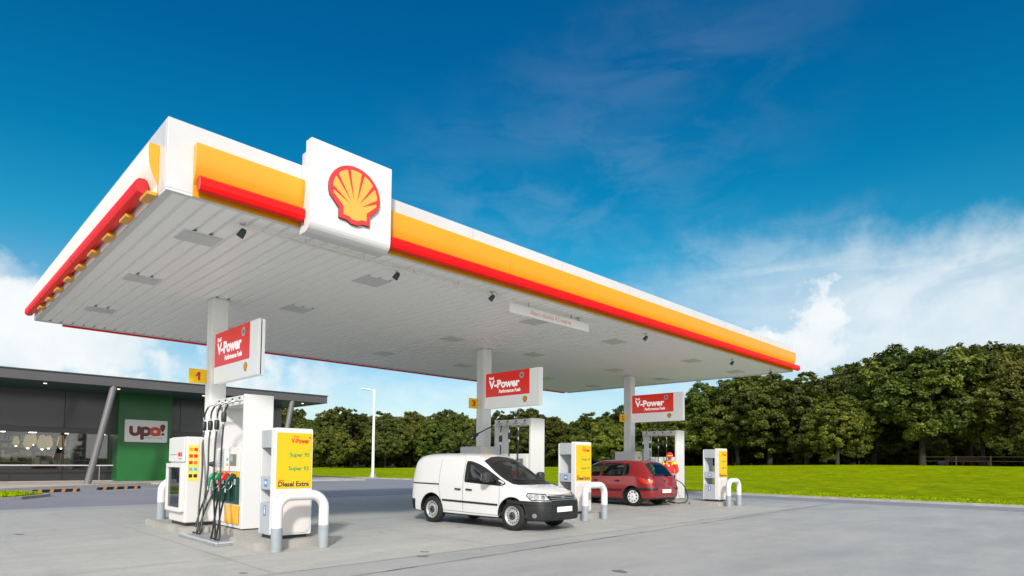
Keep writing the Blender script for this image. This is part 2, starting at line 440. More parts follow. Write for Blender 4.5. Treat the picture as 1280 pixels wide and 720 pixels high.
b.add([(6.6, 30.6, .004), (6.75, 30.6, .004), (10.2, 32.6, .004), (10.1, 32.75, .004)], [[0, 1, 2, 3]], WL)
o = b.build('road_marking'); o['kind'] = 'structure'

# lawn: a gently rising sheet behind a flush kerb
def edge_x(y): return 26.9-(0 if y < 36 else (y-36)*.25)
def zfar(y):
    if y < 20: return 1.4
    if y < 72: return 1.4-(y-20)/52*.95
    return max(.15, .45-(y-72)/15*.3)
def sstep(t): t = max(0, min(1, t)); return t*t*(3-2*t)
def lawn_z(x, y):
    t = (x-edge_x(y))/45; u = sstep((y-44)/50)
    base = .06+(zfar(y)-.06)*sstep(t)
    return base
b = MB(); vs = []; fs = []
nx, ny = 90, 110
for j in range(ny+1):
    y = -70+j*(330/ny)
    for i in range(nx+1):
        t = i/nx; x = edge_x(y)+.14+(t**1.7)*260
        vs.append((x, y, lawn_z(x, y)+.03*math.sin(x*.31+y*.17)*min(1, t*20)))
for j in range(ny):
    for i in range(nx):
        a = j*(nx+1)+i; fs.append([a, a+1, a+nx+2, a+nx+1])
b.add(vs, fs, LAWN, True); o = b.build('lawn'); o['kind'] = 'structure'
b = MB(); vs = []; fs = []
for j in range(161):
    y = -60+j; x = edge_x(y)
    vs += [(x, y, -.02), (x, y, .085), (x+.15, y, .085), (x+.15, y, -.02)]
for j in range(160):
    for k in range(3): fs.append([j*4+k, (j+1)*4+k, (j+1)*4+k+1, j*4+k+1])
b.add([*vs], fs, KERB); o = b.build('lawn_kerb'); o['kind'] = 'structure'
# tufts along the edge of the lawn
BLADE = mat('grass_blade', (.22, .32, .002), .9, spec=.05, noise=.3, nscale=2)
def tufts(name, spots, hh, label):
    b = MB(); vs = []; fs = []
    for x, y, z in spots:
        a = random.uniform(0, PI); h = hh*random.uniform(.5, 1.3); w = .012+random.random()*.02; dx, dy = math.cos(a)*w, math.sin(a)*w
        lx, ly = random.uniform(-.04, .04), random.uniform(-.04, .04); k = len(vs)
        vs += [(x-dx, y-dy, z-.01), (x+dx, y+dy, z-.01), (x+lx, y+ly, z+h)]; fs.append([k, k+1, k+2])
    b.add(vs, fs, BLADE); o = b.build(name); tag(o, label, 'grass'); o['kind'] = 'stuff'; return o
sp = []
for i in range(26000):
    y = random.uniform(-8, 60); x = edge_x(y)+.13+random.random()**2*3.5; sp.append((x, y, lawn_z(x, y)))
tufts('lawn_grass', sp, .035, 'short bright green grass along the near edge of the lawn')
# pavement before the shop and the small grass island
def raised(name, poly, z, m, side=None):
    b = MB(); n = len(poly)
    b.add([(x, y, z) for x, y in poly]+[(x, y, -.02) for x, y in poly], [list(range(n))], m)
    b.add([(x, y, z) for x, y in poly]+[(x, y, -.02) for x, y in poly], [[i, n+i, n+(i+1) % n, (i+1) % n] for i in range(n)], side or KERB)
    o = b.build(name); o['kind'] = 'structure'; return o
raised('shop_pavement', [(-40, 26.5), (-6, 26.9), (3, 32.6), (9.6, 36.9), (23, 37.3), (23, 52), (-40, 52)], .11, PAVE)
raised('planting_bed', [(-12, 24.4), (1.6, 24.9), (2.9, 25.7), (3.9, 27.3), (3.4, 28.6), (1.6, 30.4), (-12, 28.6)], .10, KERB)
gp = [(-11.9, 24.55), (1.5, 25.06), (2.75, 25.84), (3.7, 27.3), (3.25, 28.5), (1.5, 30.25), (-11.9, 28.45)]
o = flat('grass_verge', gp, .12, LAWN)
sp = []
while len(sp) < 9000:
    x, y = random.uniform(-3, 3.7), random.uniform(24.6, 30.2)
    ins = False
    for i in range(len(gp)):
        (x0, y0), (x1, y1) = gp[i], gp[(i+1) % len(gp)]
        if (y0 > y) != (y1 > y) and x < (x1-x0)*(y-y0)/(y1-y0)+x0: ins = not ins
    if ins: sp.append((x, y, .12))
tufts('verge_grass', sp, .08, 'grass blades on the small kerbed bed at the left')
# tyre marks and drips on the forecourt: thin worn patches with shapes of their own
STAIN = mat('oil_stain', (.16, .158, .15), .5, noise=.3, nscale=9); TMARK = mat('tyre_mark', (.27, .27, .262), .7, noise=.25, nscale=5)
rnd = random.Random(4); b = MB()
for i in range(22):
    x, y = rnd.choice([(6.0, 0), (9.8, 0), (14, 0), (17.6, 0), (2.2, 0)])[0]+rnd.gauss(0, .9), rnd.uniform(3.5, 17); r = abs(rnd.gauss(0, .035))+.012; n = 14
    b.add([(x+math.cos(a*2*PI/n)*r*rnd.uniform(.6, 1.2), y+math.sin(a*2*PI/n)*r*rnd.uniform(.7, 1.5), .0062) for a in range(n)], [list(range(n))], STAIN)
o = b.build('oil_drips'); tag(o, 'small dark oil drips scattered over the forecourt concrete', 'stain'); o['kind'] = 'stuff'
# ------------------------------------------------------------------ canopy
X0, X1, Y0, Y1, ZB, ZT = 2.17, 22.46, 8.19, 18.53, 4.70, 5.62
OFF = (12.3, 13.3, 0)
can = empty('filling_station_canopy', OFF, 'large white canopy with yellow panels and red light bars over the three pump islands', 'canopy')
# soffit: shallow trapezoid planks that run front to back
b = MB(); prof = []; x = X0+.10; pw = .225
while x < X1-.32:
    prof += [(x, 4.728), (x+pw-.060, 4.728), (x+pw-.040, 4.772), (x+pw-.008, 4.772)]; x += pw
prof += [(X1-.08, 4.728)]
vs = []; fs = []
for (px, pz) in prof:
    for y in (Y0+.07, 11.4, 14.8, Y1-.07): vs.append((px, y, pz))
for i in range(len(prof)-1):
    for j in range(3):
        a = i*4+j; fs.append([a, a+1, a+5, a+4])
b.add(vs, fs, SOFFIT); b.build('soffit', can, OFF)
b = MB()      # edge trim under the fascia
for x0, x1, y0, y1 in ((X0+.004, X1-.004, Y0+.004, Y0+.075), (X0+.004, X1-.004, Y1-.075, Y1-.004), (X0+.004, X0+.10, Y0+.078, Y1-.078), (X1-.10, X1-.004, Y0+.078, Y1-.078)):
    b.box(x0, x1, y0, y1, ZB, ZB+.045, TRIM, .006, 1)
b.build('soffit_trim', can, OFF)
# fascia (white sheet metal) and roof deck
b = MB(); t = .06
b.box(X0, X1, Y0, Y0+t, ZB+.03, ZT, WHITE, .008, 1); b.box(X0, X1, Y1-t, Y1, ZB+.03, ZT, WHITE, .008, 1)
b.box(X0, X0+t, Y0+t+.002, Y1-t-.002, ZB+.03, ZT, WHITE, .008, 1); b.box(X1-t, X1, Y0+t+.002, Y1-t-.002, ZB+.03, ZT, WHITE, .008, 1)
b.build('fascia', can, OFF)
SM = mat('fascia_seam_grey', (.33, .33, .34), .6)
for i in range(1, 9):
    x = X0+i*2.5
    if x > X1-.3: break
    b = MB(); b.box(x-.003, x+.003, Y0-.0015, Y0-.0003, 5.37, ZT-.01, SM); b.build('fascia_seam', can, OFF)
for i in range(1, 4): b = MB(); b.box(X0-.0015, X0-.0003, Y0+i*2.6-.003, Y0+i*2.6+.003, 5.37, ZT-.01, SM); b.build('fascia_seam', can, OFF)
b = MB(); b.box(X0+t+.01, X1-t-.01, Y0+t+.01, Y1-t-.01, ZT-.16, ZT-.1, SHOPGREY); b.build('roof_deck', can, OFF)
# yellow bullnose panels. profile (distance out, height)
PR = [(0.002, 5.36), (.118, 5.36), (.124, 5.30), (.122, 5.20), (.112, 5.11), (.095, 5.03), (.070, 4.96), (.040, 4.90), (.012, 4.85), (.012, 4.706), (.002, 4.706)]
def cove(name, a0, a1, face, m, joints=()):
    b = MB(); cuts = [a0]+list(joints)+[a1]
    for s0, s1 in zip(cuts[:-1], cuts[1:]):
        s0 += .004; s1 -= .004
        vs = []
        for a in (s0, s1):
            for d, z in PR: vs.append((a, Y0-d, z) if face == 'front' else (X0-d, a, z))
        n = len(PR); fs = [[i, i+1, n+i+1, n+i] for i in range(n-1)]
        b.add(vs, fs[:1]+fs[8:], m); b.add(vs, fs[1:8], m, True)
        b.add(vs, [list(range(n)), list(range(n, 2*n))[::-1]], YELLOW if m is SKYSHEEN else m)
    return b.build(name, can, OFF)
cove('yellow_panel', 2.47, 3.90, 'front', YELLOW)
cove('yellow_panel', 5.22, 22.40, 'front', YELLOW, [8.03, 10.79, 13.61, 16.5, 19.4])
cove('side_panel', 8.50, 18.35, 'left', SKYSHEEN, [11.6, 14.9])
# red light bars: rounded six-sided section
TP = [(.055, .075), (.10, .098), (.16, .090), (.195, .055), (.20, -.03), (.175, -.078), (.12, -.095), (.055, -.075)]
def bar(a0, a1, face, zc, joints=()):
    b = MB(); cuts = [a0]+list(joints)+[a1]
    for q, (s0, s1) in enumerate(zip(cuts[:-1], cuts[1:])):
        s0 += .003; s1 -= .003; vs = []
        for a in (s0, s1):
            for d, z in TP:
                vs.append({'front': (a, Y0-d, zc+z), 'left': (X0-d, a, zc+z), 'back': (a, Y1+d, zc+z)}[face])
        n = len(TP)
        b.add(vs, [[i, (i+1) % n, n+(i+1) % n, n+i] for i in range(n)], RED)
        b.add(vs, [list(range(n))[::-1], list(range(n, 2*n))], REDCAP if q == 0 or q == len(cuts)-2 else RED)
    k = b.build('red_light_bar', can, OFF)
    for j in joints:
        b = MB(); vs = []
        for a in (j-.012, j+.012):
            for d, z in TP:
                dd = .12+(d-.12)*1.04
                vs.append({'front': (a, Y0-dd, zc+z*1.04), 'left': (X0-dd, a, zc+z*1.04), 'back': (a, Y1+dd, zc+z*1.04)}[face])
        b.add(vs, [[i, (i+1) % n, n+(i+1) % n, n+i] for i in range(n)], REDCAP); b.build('joint_ring', k, OFF)
bar(2.50, 3.93, 'front', 4.84)
bar(5.24, 22.60, 'front', 4.84, [8.1, 10.88, 13.71, 16.63, 19.6])
bar(8.74, 18.42, 'left', 4.875, [12.9, 16.3])
bar(2.75, 22.2, 'back', 4.765, [9, 15])
for i in range(9):
    y = 8.65+i*1.03; b = MB()
    b.prism([(0, 0.0), (.10, .0), (.12, .04), (0, .04)], ((X0-.125, y+.18, 4.698), (1, 0, 0), (0, 0, 1)), 0, .34, YELLOW)
    b.build('bracket', can, OFF)
for y0, y1 in ((Y0-.16, Y0-.0),):
    for i in range(12):
        x = 2.9+i*1.72
        if 3.9 < x < 5.2: continue
        b = MB(); b.box(x-.03, x+.03, y0+.03, y1-.013, 4.775, 4.80, ORANGE); b.build('bracket', can, OFF)
# recessed light panels
for x in (3.05, 6.05, 10.5, 13.75, 18.0, 21.2):
    for y in (9.75, 12.78, 16.14):
        b = MB(); b.box(x-.27, x+.27, y-.25, y+.25, 4.712, 4.734, TRIM, .006, 1); o = b.build('light_panel', can, OFF)
        b = MB(); b.box(x-.235, x+.235, y-.215, y+.215, 4.7045, 4.7115, mat('light_lens', (.58, .60, .60), .3)); b.build('lens', o, OFF)
# columns
COLS = [4.43, 11.98, 19.55]; CY = 13.12
for cx in COLS:
    b = MB(); b.box(cx, cx+.31, CY, CY+.31, .0, 4.727, mat('column_paint', (.84, .84, .83), .35, noise=.06, nscale=1.5), .012, 2)
    o = b.build('column', can, OFF)
    b = MB(); b.box(cx-.02, cx+.33, CY-.02, CY+.33, 4.70, 4.726, TRIM, .004, 1); b.build('collar', o, OFF)
    b = MB(); b.box(cx-.0035, cx-.0005, CY+.13, CY+.137, .1, 4.69, TRIM); b.build('seam', o, OFF)

# logo sign on the front fascia
LO = (4.55, 7.95, 5.2)
lg = empty('emblem_sign', LO, 'white square box sign with red and yellow scallop shell on the canopy front', 'logo sign')
b = MB()
pf = [(7.86, 5.90), (7.86, 4.74)]+[(7.86+.15-.15*math.cos(R_(a)), 4.74-.15*math.sin(R_(a))) for a in range(15, 91, 15)]+[(8.16, 4.59), (8.16, 4.695), (8.02, 4.695), (8.02, 5.90)]
vs = [(x, y, z) for x in (3.88, 5.20) for y, z in pf]; n = len(pf)
b.add(vs, [list(range(n))[::-1], list(range(n, 2*n))], WHITE2)
b.add(vs, [[i, (i+1) % n, n+(i+1) % n, n+i] for i in range(n)], WHITE2, False)
b.build('sign_face', lg, LO)
b = MB(); b.box(3.90, 5.18, 8.022, 8.188, 4.72, 5.78, WHITE, .02, 2); b.build('sign_box', lg, LO)
fr = FY(4.56, 7.86, 5.29); k = .42
def arc(r, a0, a1, n): return [(r*math.cos(R_(a0+(a1-a0)*i/n)), r*math.sin(R_(a0+(a1-a0)*i/n))) for i in range(n+1)]
outl = [(x*1.0, y*.93+.02) for x, y in arc(1, -20, 200, 44)]+[(-.60, -.66), (-.60, -.99), (-.30, -1.0), (-.14, -1.09), (.14, -1.09), (.30, -1.0), (.60, -.99), (.60, -.66)]
inl = [(x*.86, y*.80+.02) for x, y in arc(1, -17, 197, 44)]+[(-.45, -.56), (-.45, -.84), (-.24, -.85), (-.11, -.93), (.11, -.93), (.24, -.85), (.45, -.84), (.45, -.56)]
em = MB(); em.prism([(x*k*1.0, y*k) for x, y in outl], fr, .001, .030, mat('emblem_edge', (.10, .02, .02), .4)); em.prism([(x*k*1.0-.004, y*k+.004) for x, y in outl], fr, .031, .040, LOGORED)
e_ = em.build('emblem', lg, LO)
em = MB(); em.prism([(x*k, y*k) for x, y in inl], fr, .041, .045, LOGOYEL)
# red grooves between the ribs
for ad in (28, 50, 71, 90.5, 110, 131, 153):
    pass
for ad in (22, 45, 68, 90, 112, 135, 158):
    if ad == 90: continue
for ad in (30, 54, 78, 102, 126, 150):
    a = R_(ad); c = Vector((0, -.52)); d0 = Vector((math.cos(a), math.sin(a))); 
    # run from near the root to the border
    t0 = .30; p0 = c+d0*t0
    t1 = t0
    while True:
        q = c+d0*t1
        if (q.x/.86)**2+((q.y-.02)/.80)**2 >= 1.0 or t1 > 2: break
        t1 += .01
    p1 = c+d0*(t1+.015); w = Vector((-d0.y, d0.x))*.060
    em.prism([tuple(p*k) for p in (p0, p1-w, p1+w)][::1], fr, .046, .049, LOGORED)
em.build('rib_pattern', e_, LO)

def pecten(b, fr, cx, cy, r, lift):
    o = [(cx+x*r, cy+y*r) for x, y in outl]; i = [(cx+x*r*.84, cy+y*r*.84) for x, y in outl]
    b.prism(o, fr, lift, lift+.002, LOGORED); b.prism(i, fr, lift+.0021, lift+.004, SIGNYEL)
# price-class signs on the columns
def vsign(cx, label):
    O = (cx+.08, 12.0, 2.9)
    s = empty('fuel_brand_sign', O, label, 'sign', 'red and white signs on the canopy columns')
    x = cx+.055
    b = MB(); b.box(x, x+.055, 10.955, 13.115, 2.93, 3.955, BOXW, .012, 2); b.box(x+.075, x+.13, 10.955, 13.115, 2.93, 3.955, BOXW, .012, 2)
    b.box(x+.056, x+.074, 10.975, 13.10, 2.95, 3.935, DARK); b.build('sign_box', s, O)
    b = MB(); b.box(x-.005, x-.0005, 11.33, 13.085, 3.265, 3.95, SIGNRED); p = b.build('red_panel', s, O)
    fr = ((x-.005, 13.085, 3.265), (0, -1, 0), (0, 0, 1)); b = MB()
    b.text('Shell', fr, .14, .50, .20, .085, LETTER, bold=.02, lift=.001)
    b.text('V-Power', fr, .14, .235, 1.24, .24, LETTER, bold=.04, lift=.001)
    b.text('Performance Fuels', fr, .55, .09, .86, .105, LETTER, bold=.03, shear=.15, lift=.001)
    b.prism([(1.46+.085*math.cos(a*PI/12), .535+.085*math.sin(a*PI/12)) for a in range(24)], fr, .001, .003, WHITE2)
    b.prism([(1.46+.045*math.cos(a*PI/12), .535+.045*math.sin(a*PI/12)) for a in range(24)], fr, .0035, .005, TXTGRY)
    b.build('lettering', p, O)
    fr = FX(x-.0005, 11.50, 3.13); b = MB(); pecten(b, fr, 0, 0, .085, 0.0006); b.build('small_emblem', s, O)
    # wedge that closes the joint with the column
    b = MB(); b.box(cx+.10, cx+.14, 13.02, 13.12, 3.1, 3.8, TRIM); b.build('bracket', s, O)
    return s
vsign(4.43, 'red V-Power sign on the column above the nearest, leftmost pump')
vsign(11.98, 'red V-Power sign on the middle column, above the white van')
vsign(19.55, 'red V-Power sign on the far column, above the red car and attendant')
for cx, d, lb in ((4.43, '1', 'yellow plate with red number 1 on the nearest column'), (11.98, '3', 'yellow plate with red number 3 on the middle column'), (19.55, '5', 'yellow plate with red number 5 on the farthest column')):
    O = (cx-.16, 13.38, 2.93); s = empty('pump_number_plate', O, lb, 'number plate', 'yellow pump number plates')
    b = MB(); b.box(cx-.34, cx-.003, 13.36, 13.39, 2.95, 3.245, PLYEL, .004, 1); p = b.build('plate', s, O)
    b = MB()
    if d == '1': b.prism([(.13, .125), (.165, .15), (.18, .235), (.215, .235), (.215, .065), (.175, .065), (.175, .165)][:1]+[(.13, .16), (.175, .235), (.215, .235), (.215, .065), (.172, .065), (.172, .165)], FY(cx-.34, 13.36, 2.95), .0005, .003, TXTRED)
    else: b.text(d, FY(cx-.34, 13.36, 2.95), .105 if d != '1' else .135, .065, .13 if d != '1' else .065, .175, TXTRED, bold=.03)
    b.build('number', p, O)

# rail, hanging height sign, floodlights
b = MB(); b.tube([(3.22, 8.62, 4.655), (8.45, 8.62, 4.655)], .020, mat('rail_paint', (.80, .72, .70), .3), 10)
for x in (3.3, 4.2, 5.2, 6.2, 7.2, 8.2): b.tube([(x, 8.62, 4.66), (x, 8.62, 4.735)], .006, STEEL, 6)
tag(b.build('sign_rail', None, (5.8, 8.62, 4.65)), 'thin pale rail hung under the front edge of the canopy', 'rail')
O = (9.93, 8.7, 4.6); s = empty('height_limit_sign', O, 'long white hanging sign with faint pink height limit wording', 'hanging sign')
b = MB(); b.box(8.63, 11.24, 8.69, 8.715, 4.44, 4.64, mat('height_board', (.85, .82, .80), .4), .004, 1); p = b.build('board', s, O)
b = MB(); b.text('Altura máxima 4.5 metros', FY(8.63, 8.69, 4.44), .60, .055, 1.35, .095, TXTPINK, bold=.0); b.build('lettering', p, O)
for x in (9.2, 10.6): b = MB(); b.tube([(x, 8.70, 4.64), (x, 8.70, 4.74)], .006, DARK, 6); b.build('hanger', s, O)
FL = [(3.30, 8.73, 'below the left end of the front fascia'), (5.96, 8.80, 'to the right of the scallop sign'), (8.06, 8.62, 'just left of the hanging height sign'), (10.9, 8.75, 'above the right end of the hanging height sign'), (13.4, 8.54, 'third from the right end of the canopy'), (18.58, 8.65, 'second from the right end of the canopy'), (21.54, 8.63, 'nearest the right end of the canopy')]
fl = None
for i, (x, y, w) in enumerate(FL):
    if fl is None:
        O = (x, y, 4.73); fl = empty('floodlight', O, '', 'floodlight', 'small dark floodlights under the canopy front')
        b = MB(); b.tube([(x, y, 4.735), (x, y, 4.64)], .012, STEEL, 8); b.box(x-.03, x+.03, y-.03, y+.03, 4.70, 4.727, STEEL, .004, 1); b.build('mount', fl, O)
        b = MB(); m_ = Matrix.Translation((x, y, 4.60)) @ Matrix.Rotation(R_(35), 4, 'X') @ Matrix.Rotation(R_(20), 4, 'Y')
        b.lathe([(0, .07), (.025, .07), (.042, .045), (.050, -.03), (.052, -.06), (.045, -.06), (0, -.05)], mat('lamp_housing', (.03, .045, .05), .35), 16, m_); b.build('lamp_head', fl, O)
        b = MB(); b.lathe([(0, -.052), (.043, -.062)], STEEL, 16, m_); b.build('lens', fl, O)
        c = fl
    else: c = copy_tree(fl, (x, y, 4.73), rz=random.uniform(-.4, .4))
    c['label'] = 'small dark floodlight under the canopy, '+w
# ------------------------------------------------------------------ pump islands (authored at the first island, copied along X)
ZI = .13
def place3(make, labels, group=None, sel=(0, 1, 2)):
    t = make(); t['label'] = labels[0]
    if group: t['group'] = group
    out = [t]
    for k in sel[1:]:
        c = copy_tree(t, Vector(t.location)+Vector((COLS[k]-COLS[0], 0, 0)), labels[k]); out.append(c)
    return out
def mk_island():
    b = MB(); bb = bmesh.new()
    P = [(3.87, 9.32), (5.16, 9.32), (5.16, 14.75), (3.87, 14.75), (3.72, 14.6), (3.72, 12.25), (4.28, 12.02), (4.28, 10.55), (3.87, 10.35)]
    vs = [bb.verts.new((x, y, -.01)) for x, y in P]; f = bb.faces.new(vs)
    r = bmesh.ops.extrude_face_region(bb, geom=[f]); 
    for v in r['geom']:
        if isinstance(v, bmesh.types.BMVert): v.co.z = ZI
    bmesh.ops.recalc_face_normals(bb, faces=bb.faces[:])
    eds = [e for e in bb.edges if e.verts[0].co.z > .1 and e.verts[1].co.z > .1]
    bmesh.ops.bevel(bb, geom=eds, offset=.018, segments=2, affect='EDGES')
    b.bm(bb, KERB)
    O = (4.5, 12, 0); o = b.build('pump_island', None, O); tag(o, '', 'kerb island'); return o
place3(mk_island, ['raised concrete island under the nearest pump at the left', 'raised concrete island under the middle pump behind the white van', 'raised concrete island under the farthest pump beside the red car'], 'concrete pump islands')

def mk_pump(hose_mode=0):
    O = (4.6, 11.8, ZI); t = empty('fuel_pump', O, '', 'fuel pump')
    xa, xb, ya, yb = 4.35, 4.88, 11.12, 12.56
    b = MB()
    b.box(xa, xb, ya, ya+.085, ZI+.02, 2.58, WHITE2, .012, 2)            # near end wall
    b.box(xa, xb, yb-.085, yb, ZI+.02, 2.58, WHITE2, .012, 2)
    b.box(xa+.012, xb-.012, ya+.087, yb-.087, 2.40, 2.565, WHITE2, .01, 2)
    b.box(xa+.012, xb-.012, ya+.087, yb-.087, ZI+.02, 1.62, WHITE2, .01, 2)
    b.box(xa+.03, xb-.03, ya+.02, yb-.02, ZI-.003, ZI+.018, DARK)
    b.build('cabinet', t, O)
    b = MB(); b.box(xa-.008, xa+.011, ya+.10, yb-.10, 2.465, 2.56, WHITE2, .006, 1)
    for i in range(4): y = 12.36-i*.335; b.box(xa-.012, xa-.0085, y-.035, y+.035, 2.50, 2.535, DARK)
    b.build('hose_header', t, O)
    b = MB(); b.box(xa-.014, xa-.001+.012, 11.27, 12.42, 1.17, 1.60, WHITE2, .008, 1); b.build('display_panel', t, O)
    f = FX(xa-.0145, 12.42, 1.17); b = MB()
    b.prism(rpoly(.12, .42, .05, .40, .01), f, .0, .002, mat('display_grey', (.42, .45, .48), .25)); 
    for i in range(6): b.prism([(.15, .09+i*.05), (.15+random.uniform(.1, .2), .09+i*.05), (.36, .102+i*.05), (.15, .102+i*.05)], f, .0025, .0035, TXTGRY)
    b.prism(rpoly(.5, .68, .05, .38, .01), f, 0, .002, mat('price_card', (.72, .74, .72), .4)); b.prism(rpoly(.53, .65, .1, .15, .005), f, .0025, .0035, SIGNYEL); b.prism(rpoly(.53, .65, .2, .25, .005), f, .0025, .0035, CYANLBL)
    b.build('price_card', t, O)
    b = MB(); b.box(xa-.03, xa-.015, 11.40, 11.68, 1.28, 1.49, mat('keypad_grey', (.13, .15, .16), .35), .006, 1)
    b.box(xa-.034, xa-.0305, 11.53, 11.65, 1.36, 1.47, mat('screen', (.30, .34, .33), .15)); b.build('card_terminal', t, O)
    b = MB(); f = FX(xa-.001, 12.44, 1.075); b.prism(rpoly(0, 1.14, 0, .085, .006), f, 0, .006, SIGNYEL)
    for i, m in enumerate((ORLBL, YELLOW, TXTGRY, TXTRED, WHITE2, TXTGRY, YELLOW)): b.prism(rpoly(.05+i*.15, .16+i*.15, .018, .068, .005), f, .0065, .008, m)
    b.prism(rpoly(.50, .62, .004, .082, .005), f, .0085, .010, TXTRED); b.text('V', f, .53, .02, .05, .045, WHITE2, lift=.0105)
    b.build('grade_strip', t, O)
    b = MB(); b.box(xa-.004, xa-.001, 11.28, 12.44, .585, 1.07, BAY)
    for i in range(5):
        y = 11.285+i*.2875; b.box(xa-.06, xa-.0045, y-.012, y+.012, .62, 1.06, BAY, .004, 1)
    for i in range(4):
        y = 11.43+i*.2875; b.box(xa-.028, xa-.0045, y-.045, y+.045, .93, 1.04, mat('holster_plate', (.45, .50, .50), .3), .004, 1)
    b.build('nozzle_bay', t, O)
    b = MB(); b.box(xa-.012, xa-.001, 11.25, 11.90, .22, .56, mat('amber_panel', (.80, .42, .01), .25, noise=.05), .004, 1); b.build('amber_panel', t, O)
    b = MB(); b.box(xa-.012, xa-.001, 11.93, 12.5, .22, .56, WHITE2, .004, 1); b.build('service_hatch', t, O)
    b = MB(); b.box(xb+.001, xb+.006, 11.5, 12.2, .3, 1.5, WHITE2, .002, 1); b.box(4.60, 4.64, ya-.004, ya-.0005, 2.35, 2.37, TRIM); b.build('rear_panel', t, O)
    return t, O
def hose(t, O, pts, n=10): 
    b = MB(); b.tube(catmull(pts, n), .0165, RUBBER, 8); return b.build('hose', t, O)
def coupling(t, O, p, q):
    p, q = Vector(p), Vector(q); d = (q-p).normalized(); b = MB()
    b.tube([p-d*.17, p-d*.09], .019, STEEL, 10); b.tube([p+d*.09, p+d*.17], .019, STEEL, 10)
    b.tube([p-d*.09, p-d*.085, p-d*.03, p+d*.03, p+d*.085, p+d*.09], [.02, .042, .046, .046, .042, .02], DARK, 12)
    return b.build('breakaway_coupling', t, O)
def nozzle(t, O, x, y, z, m, hang=1):
    b = MB()
    b.tube(catmull([(x+.10, y, z+.10), (x+.06, y, z+.14), (x, y, z+.12), (x-.06, y, z+.03), (x-.08, y, z-.10)], 4), [.018]*4+[.03]*4+[.034]*4+[.026]*4+[.022], m, 10)
    b.tube(catmull([(x+.02, y, z+.06), (x+.03, y, z-.04), (x-.03, y, z-.12), (x-.08, y, z-.11)], 4), .008, STEEL, 6)
    b.tube([(x-.08, y, z-.10), (x-.085, y, z-.17)], .02, STEEL, 10)
    b.box(x-.05, x+.03, y-.028, y+.028, z+.03, z+.13, m, .015, 2)
    return b.build('nozzle', t, O)
def outlet(t, O, i, swing):
    y = 12.36-i*.335
    b = MB(); b.tube(catmull([(4.36, y, 2.45), (4.28, y, 2.46), (4.22, y+swing*.2, 2.44), (4.17, y+swing*.5, 2.40)], 5), .019, STEEL, 8); b.build('outlet_elbow', t, O)
    return Vector((4.17, y+swing*.5, 2.40))
random.seed(3)
pump1, O = mk_pump(); pump1['label'] = 'tall white fuel pump nearest the camera with green, red and black nozzles'; pump1['group'] = 'fuel pumps'
# four hoses: outlet -> coupling -> foot -> back up to its nozzle
noz = [(4.25, 12.30, .98, GREENN), (4.25, 12.02, .98, GREENN), (4.25, 11.72, .98, REDN), (4.25, 11.42, .97, BAY)]
foot = [(3.92, 12.05), (3.90, 11.80), (3.86, 10.98), (3.84, 10.72)]
for i in range(4):
    s = outlet(pump1, O, i, .12)
    a = Vector((4.12, s.y+.06, 2.03 if i < 3 else 2.16)); fx, fy = foot[i]
    hose(pump1, O, [s, (4.13, s.y+.04, 2.28), a+Vector((0, 0, .1))], 6)
    coupling(pump1, O, a, a+Vector((0, 0, 1)))
    nx_, ny_, nz_, nm = noz[i]
    mid = Vector((4.06, (a.y*.45+ny_*.55)-.06, 1.15))
    hose(pump1, O, [a-Vector((0, 0, .1)), (4.09, a.y*.7+mid.y*.3, 1.65), mid, ((mid.x+fx)/2, (mid.y+fy)/2+.02, .60), (fx, fy, .09), (fx-.03, fy+.11, .045), (fx+.02, fy+.20, .10), ((fx+nx_)/2-.03, (fy+ny_)/2+.1, .5), (nx_-.09, ny_, nz_-.22), (nx_-.085, ny_, nz_-.15)], 9)
    nozzle(pump1, O, nx_, ny_, nz_, nm)
b = MB(); b.tube([(4.33, 12.47, 1.30), (4.24, 12.50, 1.30)], .07, DARK, 14); b.box(4.2, 4.33, 12.44, 12.62, 1.27, 1.36, DARK, .02, 2); b.tube(catmull([(4.25, 12.5, 1.25), (4.2, 12.5, 1.1), (4.3, 12.5, 1.02)], 5), .012, DARK, 6); b.build('spare_nozzle_boot', pump1, O)
def copy_base(k, label):
    """a second pump: the same parts without the first one's hoses and nozzles"""
    c = bpy.data.objects.new('fuel_pump', None); C.objects.link(c)
    c['label'] = label; c['category'] = 'fuel pump'; c['group'] = 'fuel pumps'
    c.location = Vector(pump1.location)+Vector((COLS[k]-COLS[0], 0, 0))
    for q in list(bpy.data.objects):
        if q.parent == pump1 and not q.name.startswith(('hose.', 'breakaway', 'nozzle.', 'spare')) and q.name not in ('hose', 'nozzle'):
            d = q.copy(); C.objects.link(d); d.parent = c
    return c
pump2 = copy_base(1, 'white fuel pump behind the white van, its first hose pulled out to the van')
pump3 = copy_base(2, 'white fuel pump behind the attendant, farthest of the three pumps')
for t, skip in ((pump2, 0), (pump3, 0)):
    for i in range(4):
        s0 = 12.36-i*.335; s = Vector((4.17, s0+.06, 2.40))
        a = Vector((4.14, s.y, 2.03)) if i in (1,) else Vector((4.15, s.y, 1.98+.06*i))
        if i == 0: continue
        hose(t, O, [s, (4.15, s.y, 2.28), a+Vector((0, 0, .1))], 5); coupling(t, O, a, a+Vector((0, 0, 1)))
        hose(t, O, [a-Vector((0, 0, .1)), (4.14, s.y, 1.4), (4.12, s.y-.05, .8), (4.06, s.y-.08, .2), (4.08, s.y+.04, .1), (4.14, s.y+.12, .4), (4.165, s.y-.06, .82)], 6)
        nozzle(t, O, 4.25, s.y-.06, .98, [GREENN, GREENN, REDN, BAY][i])
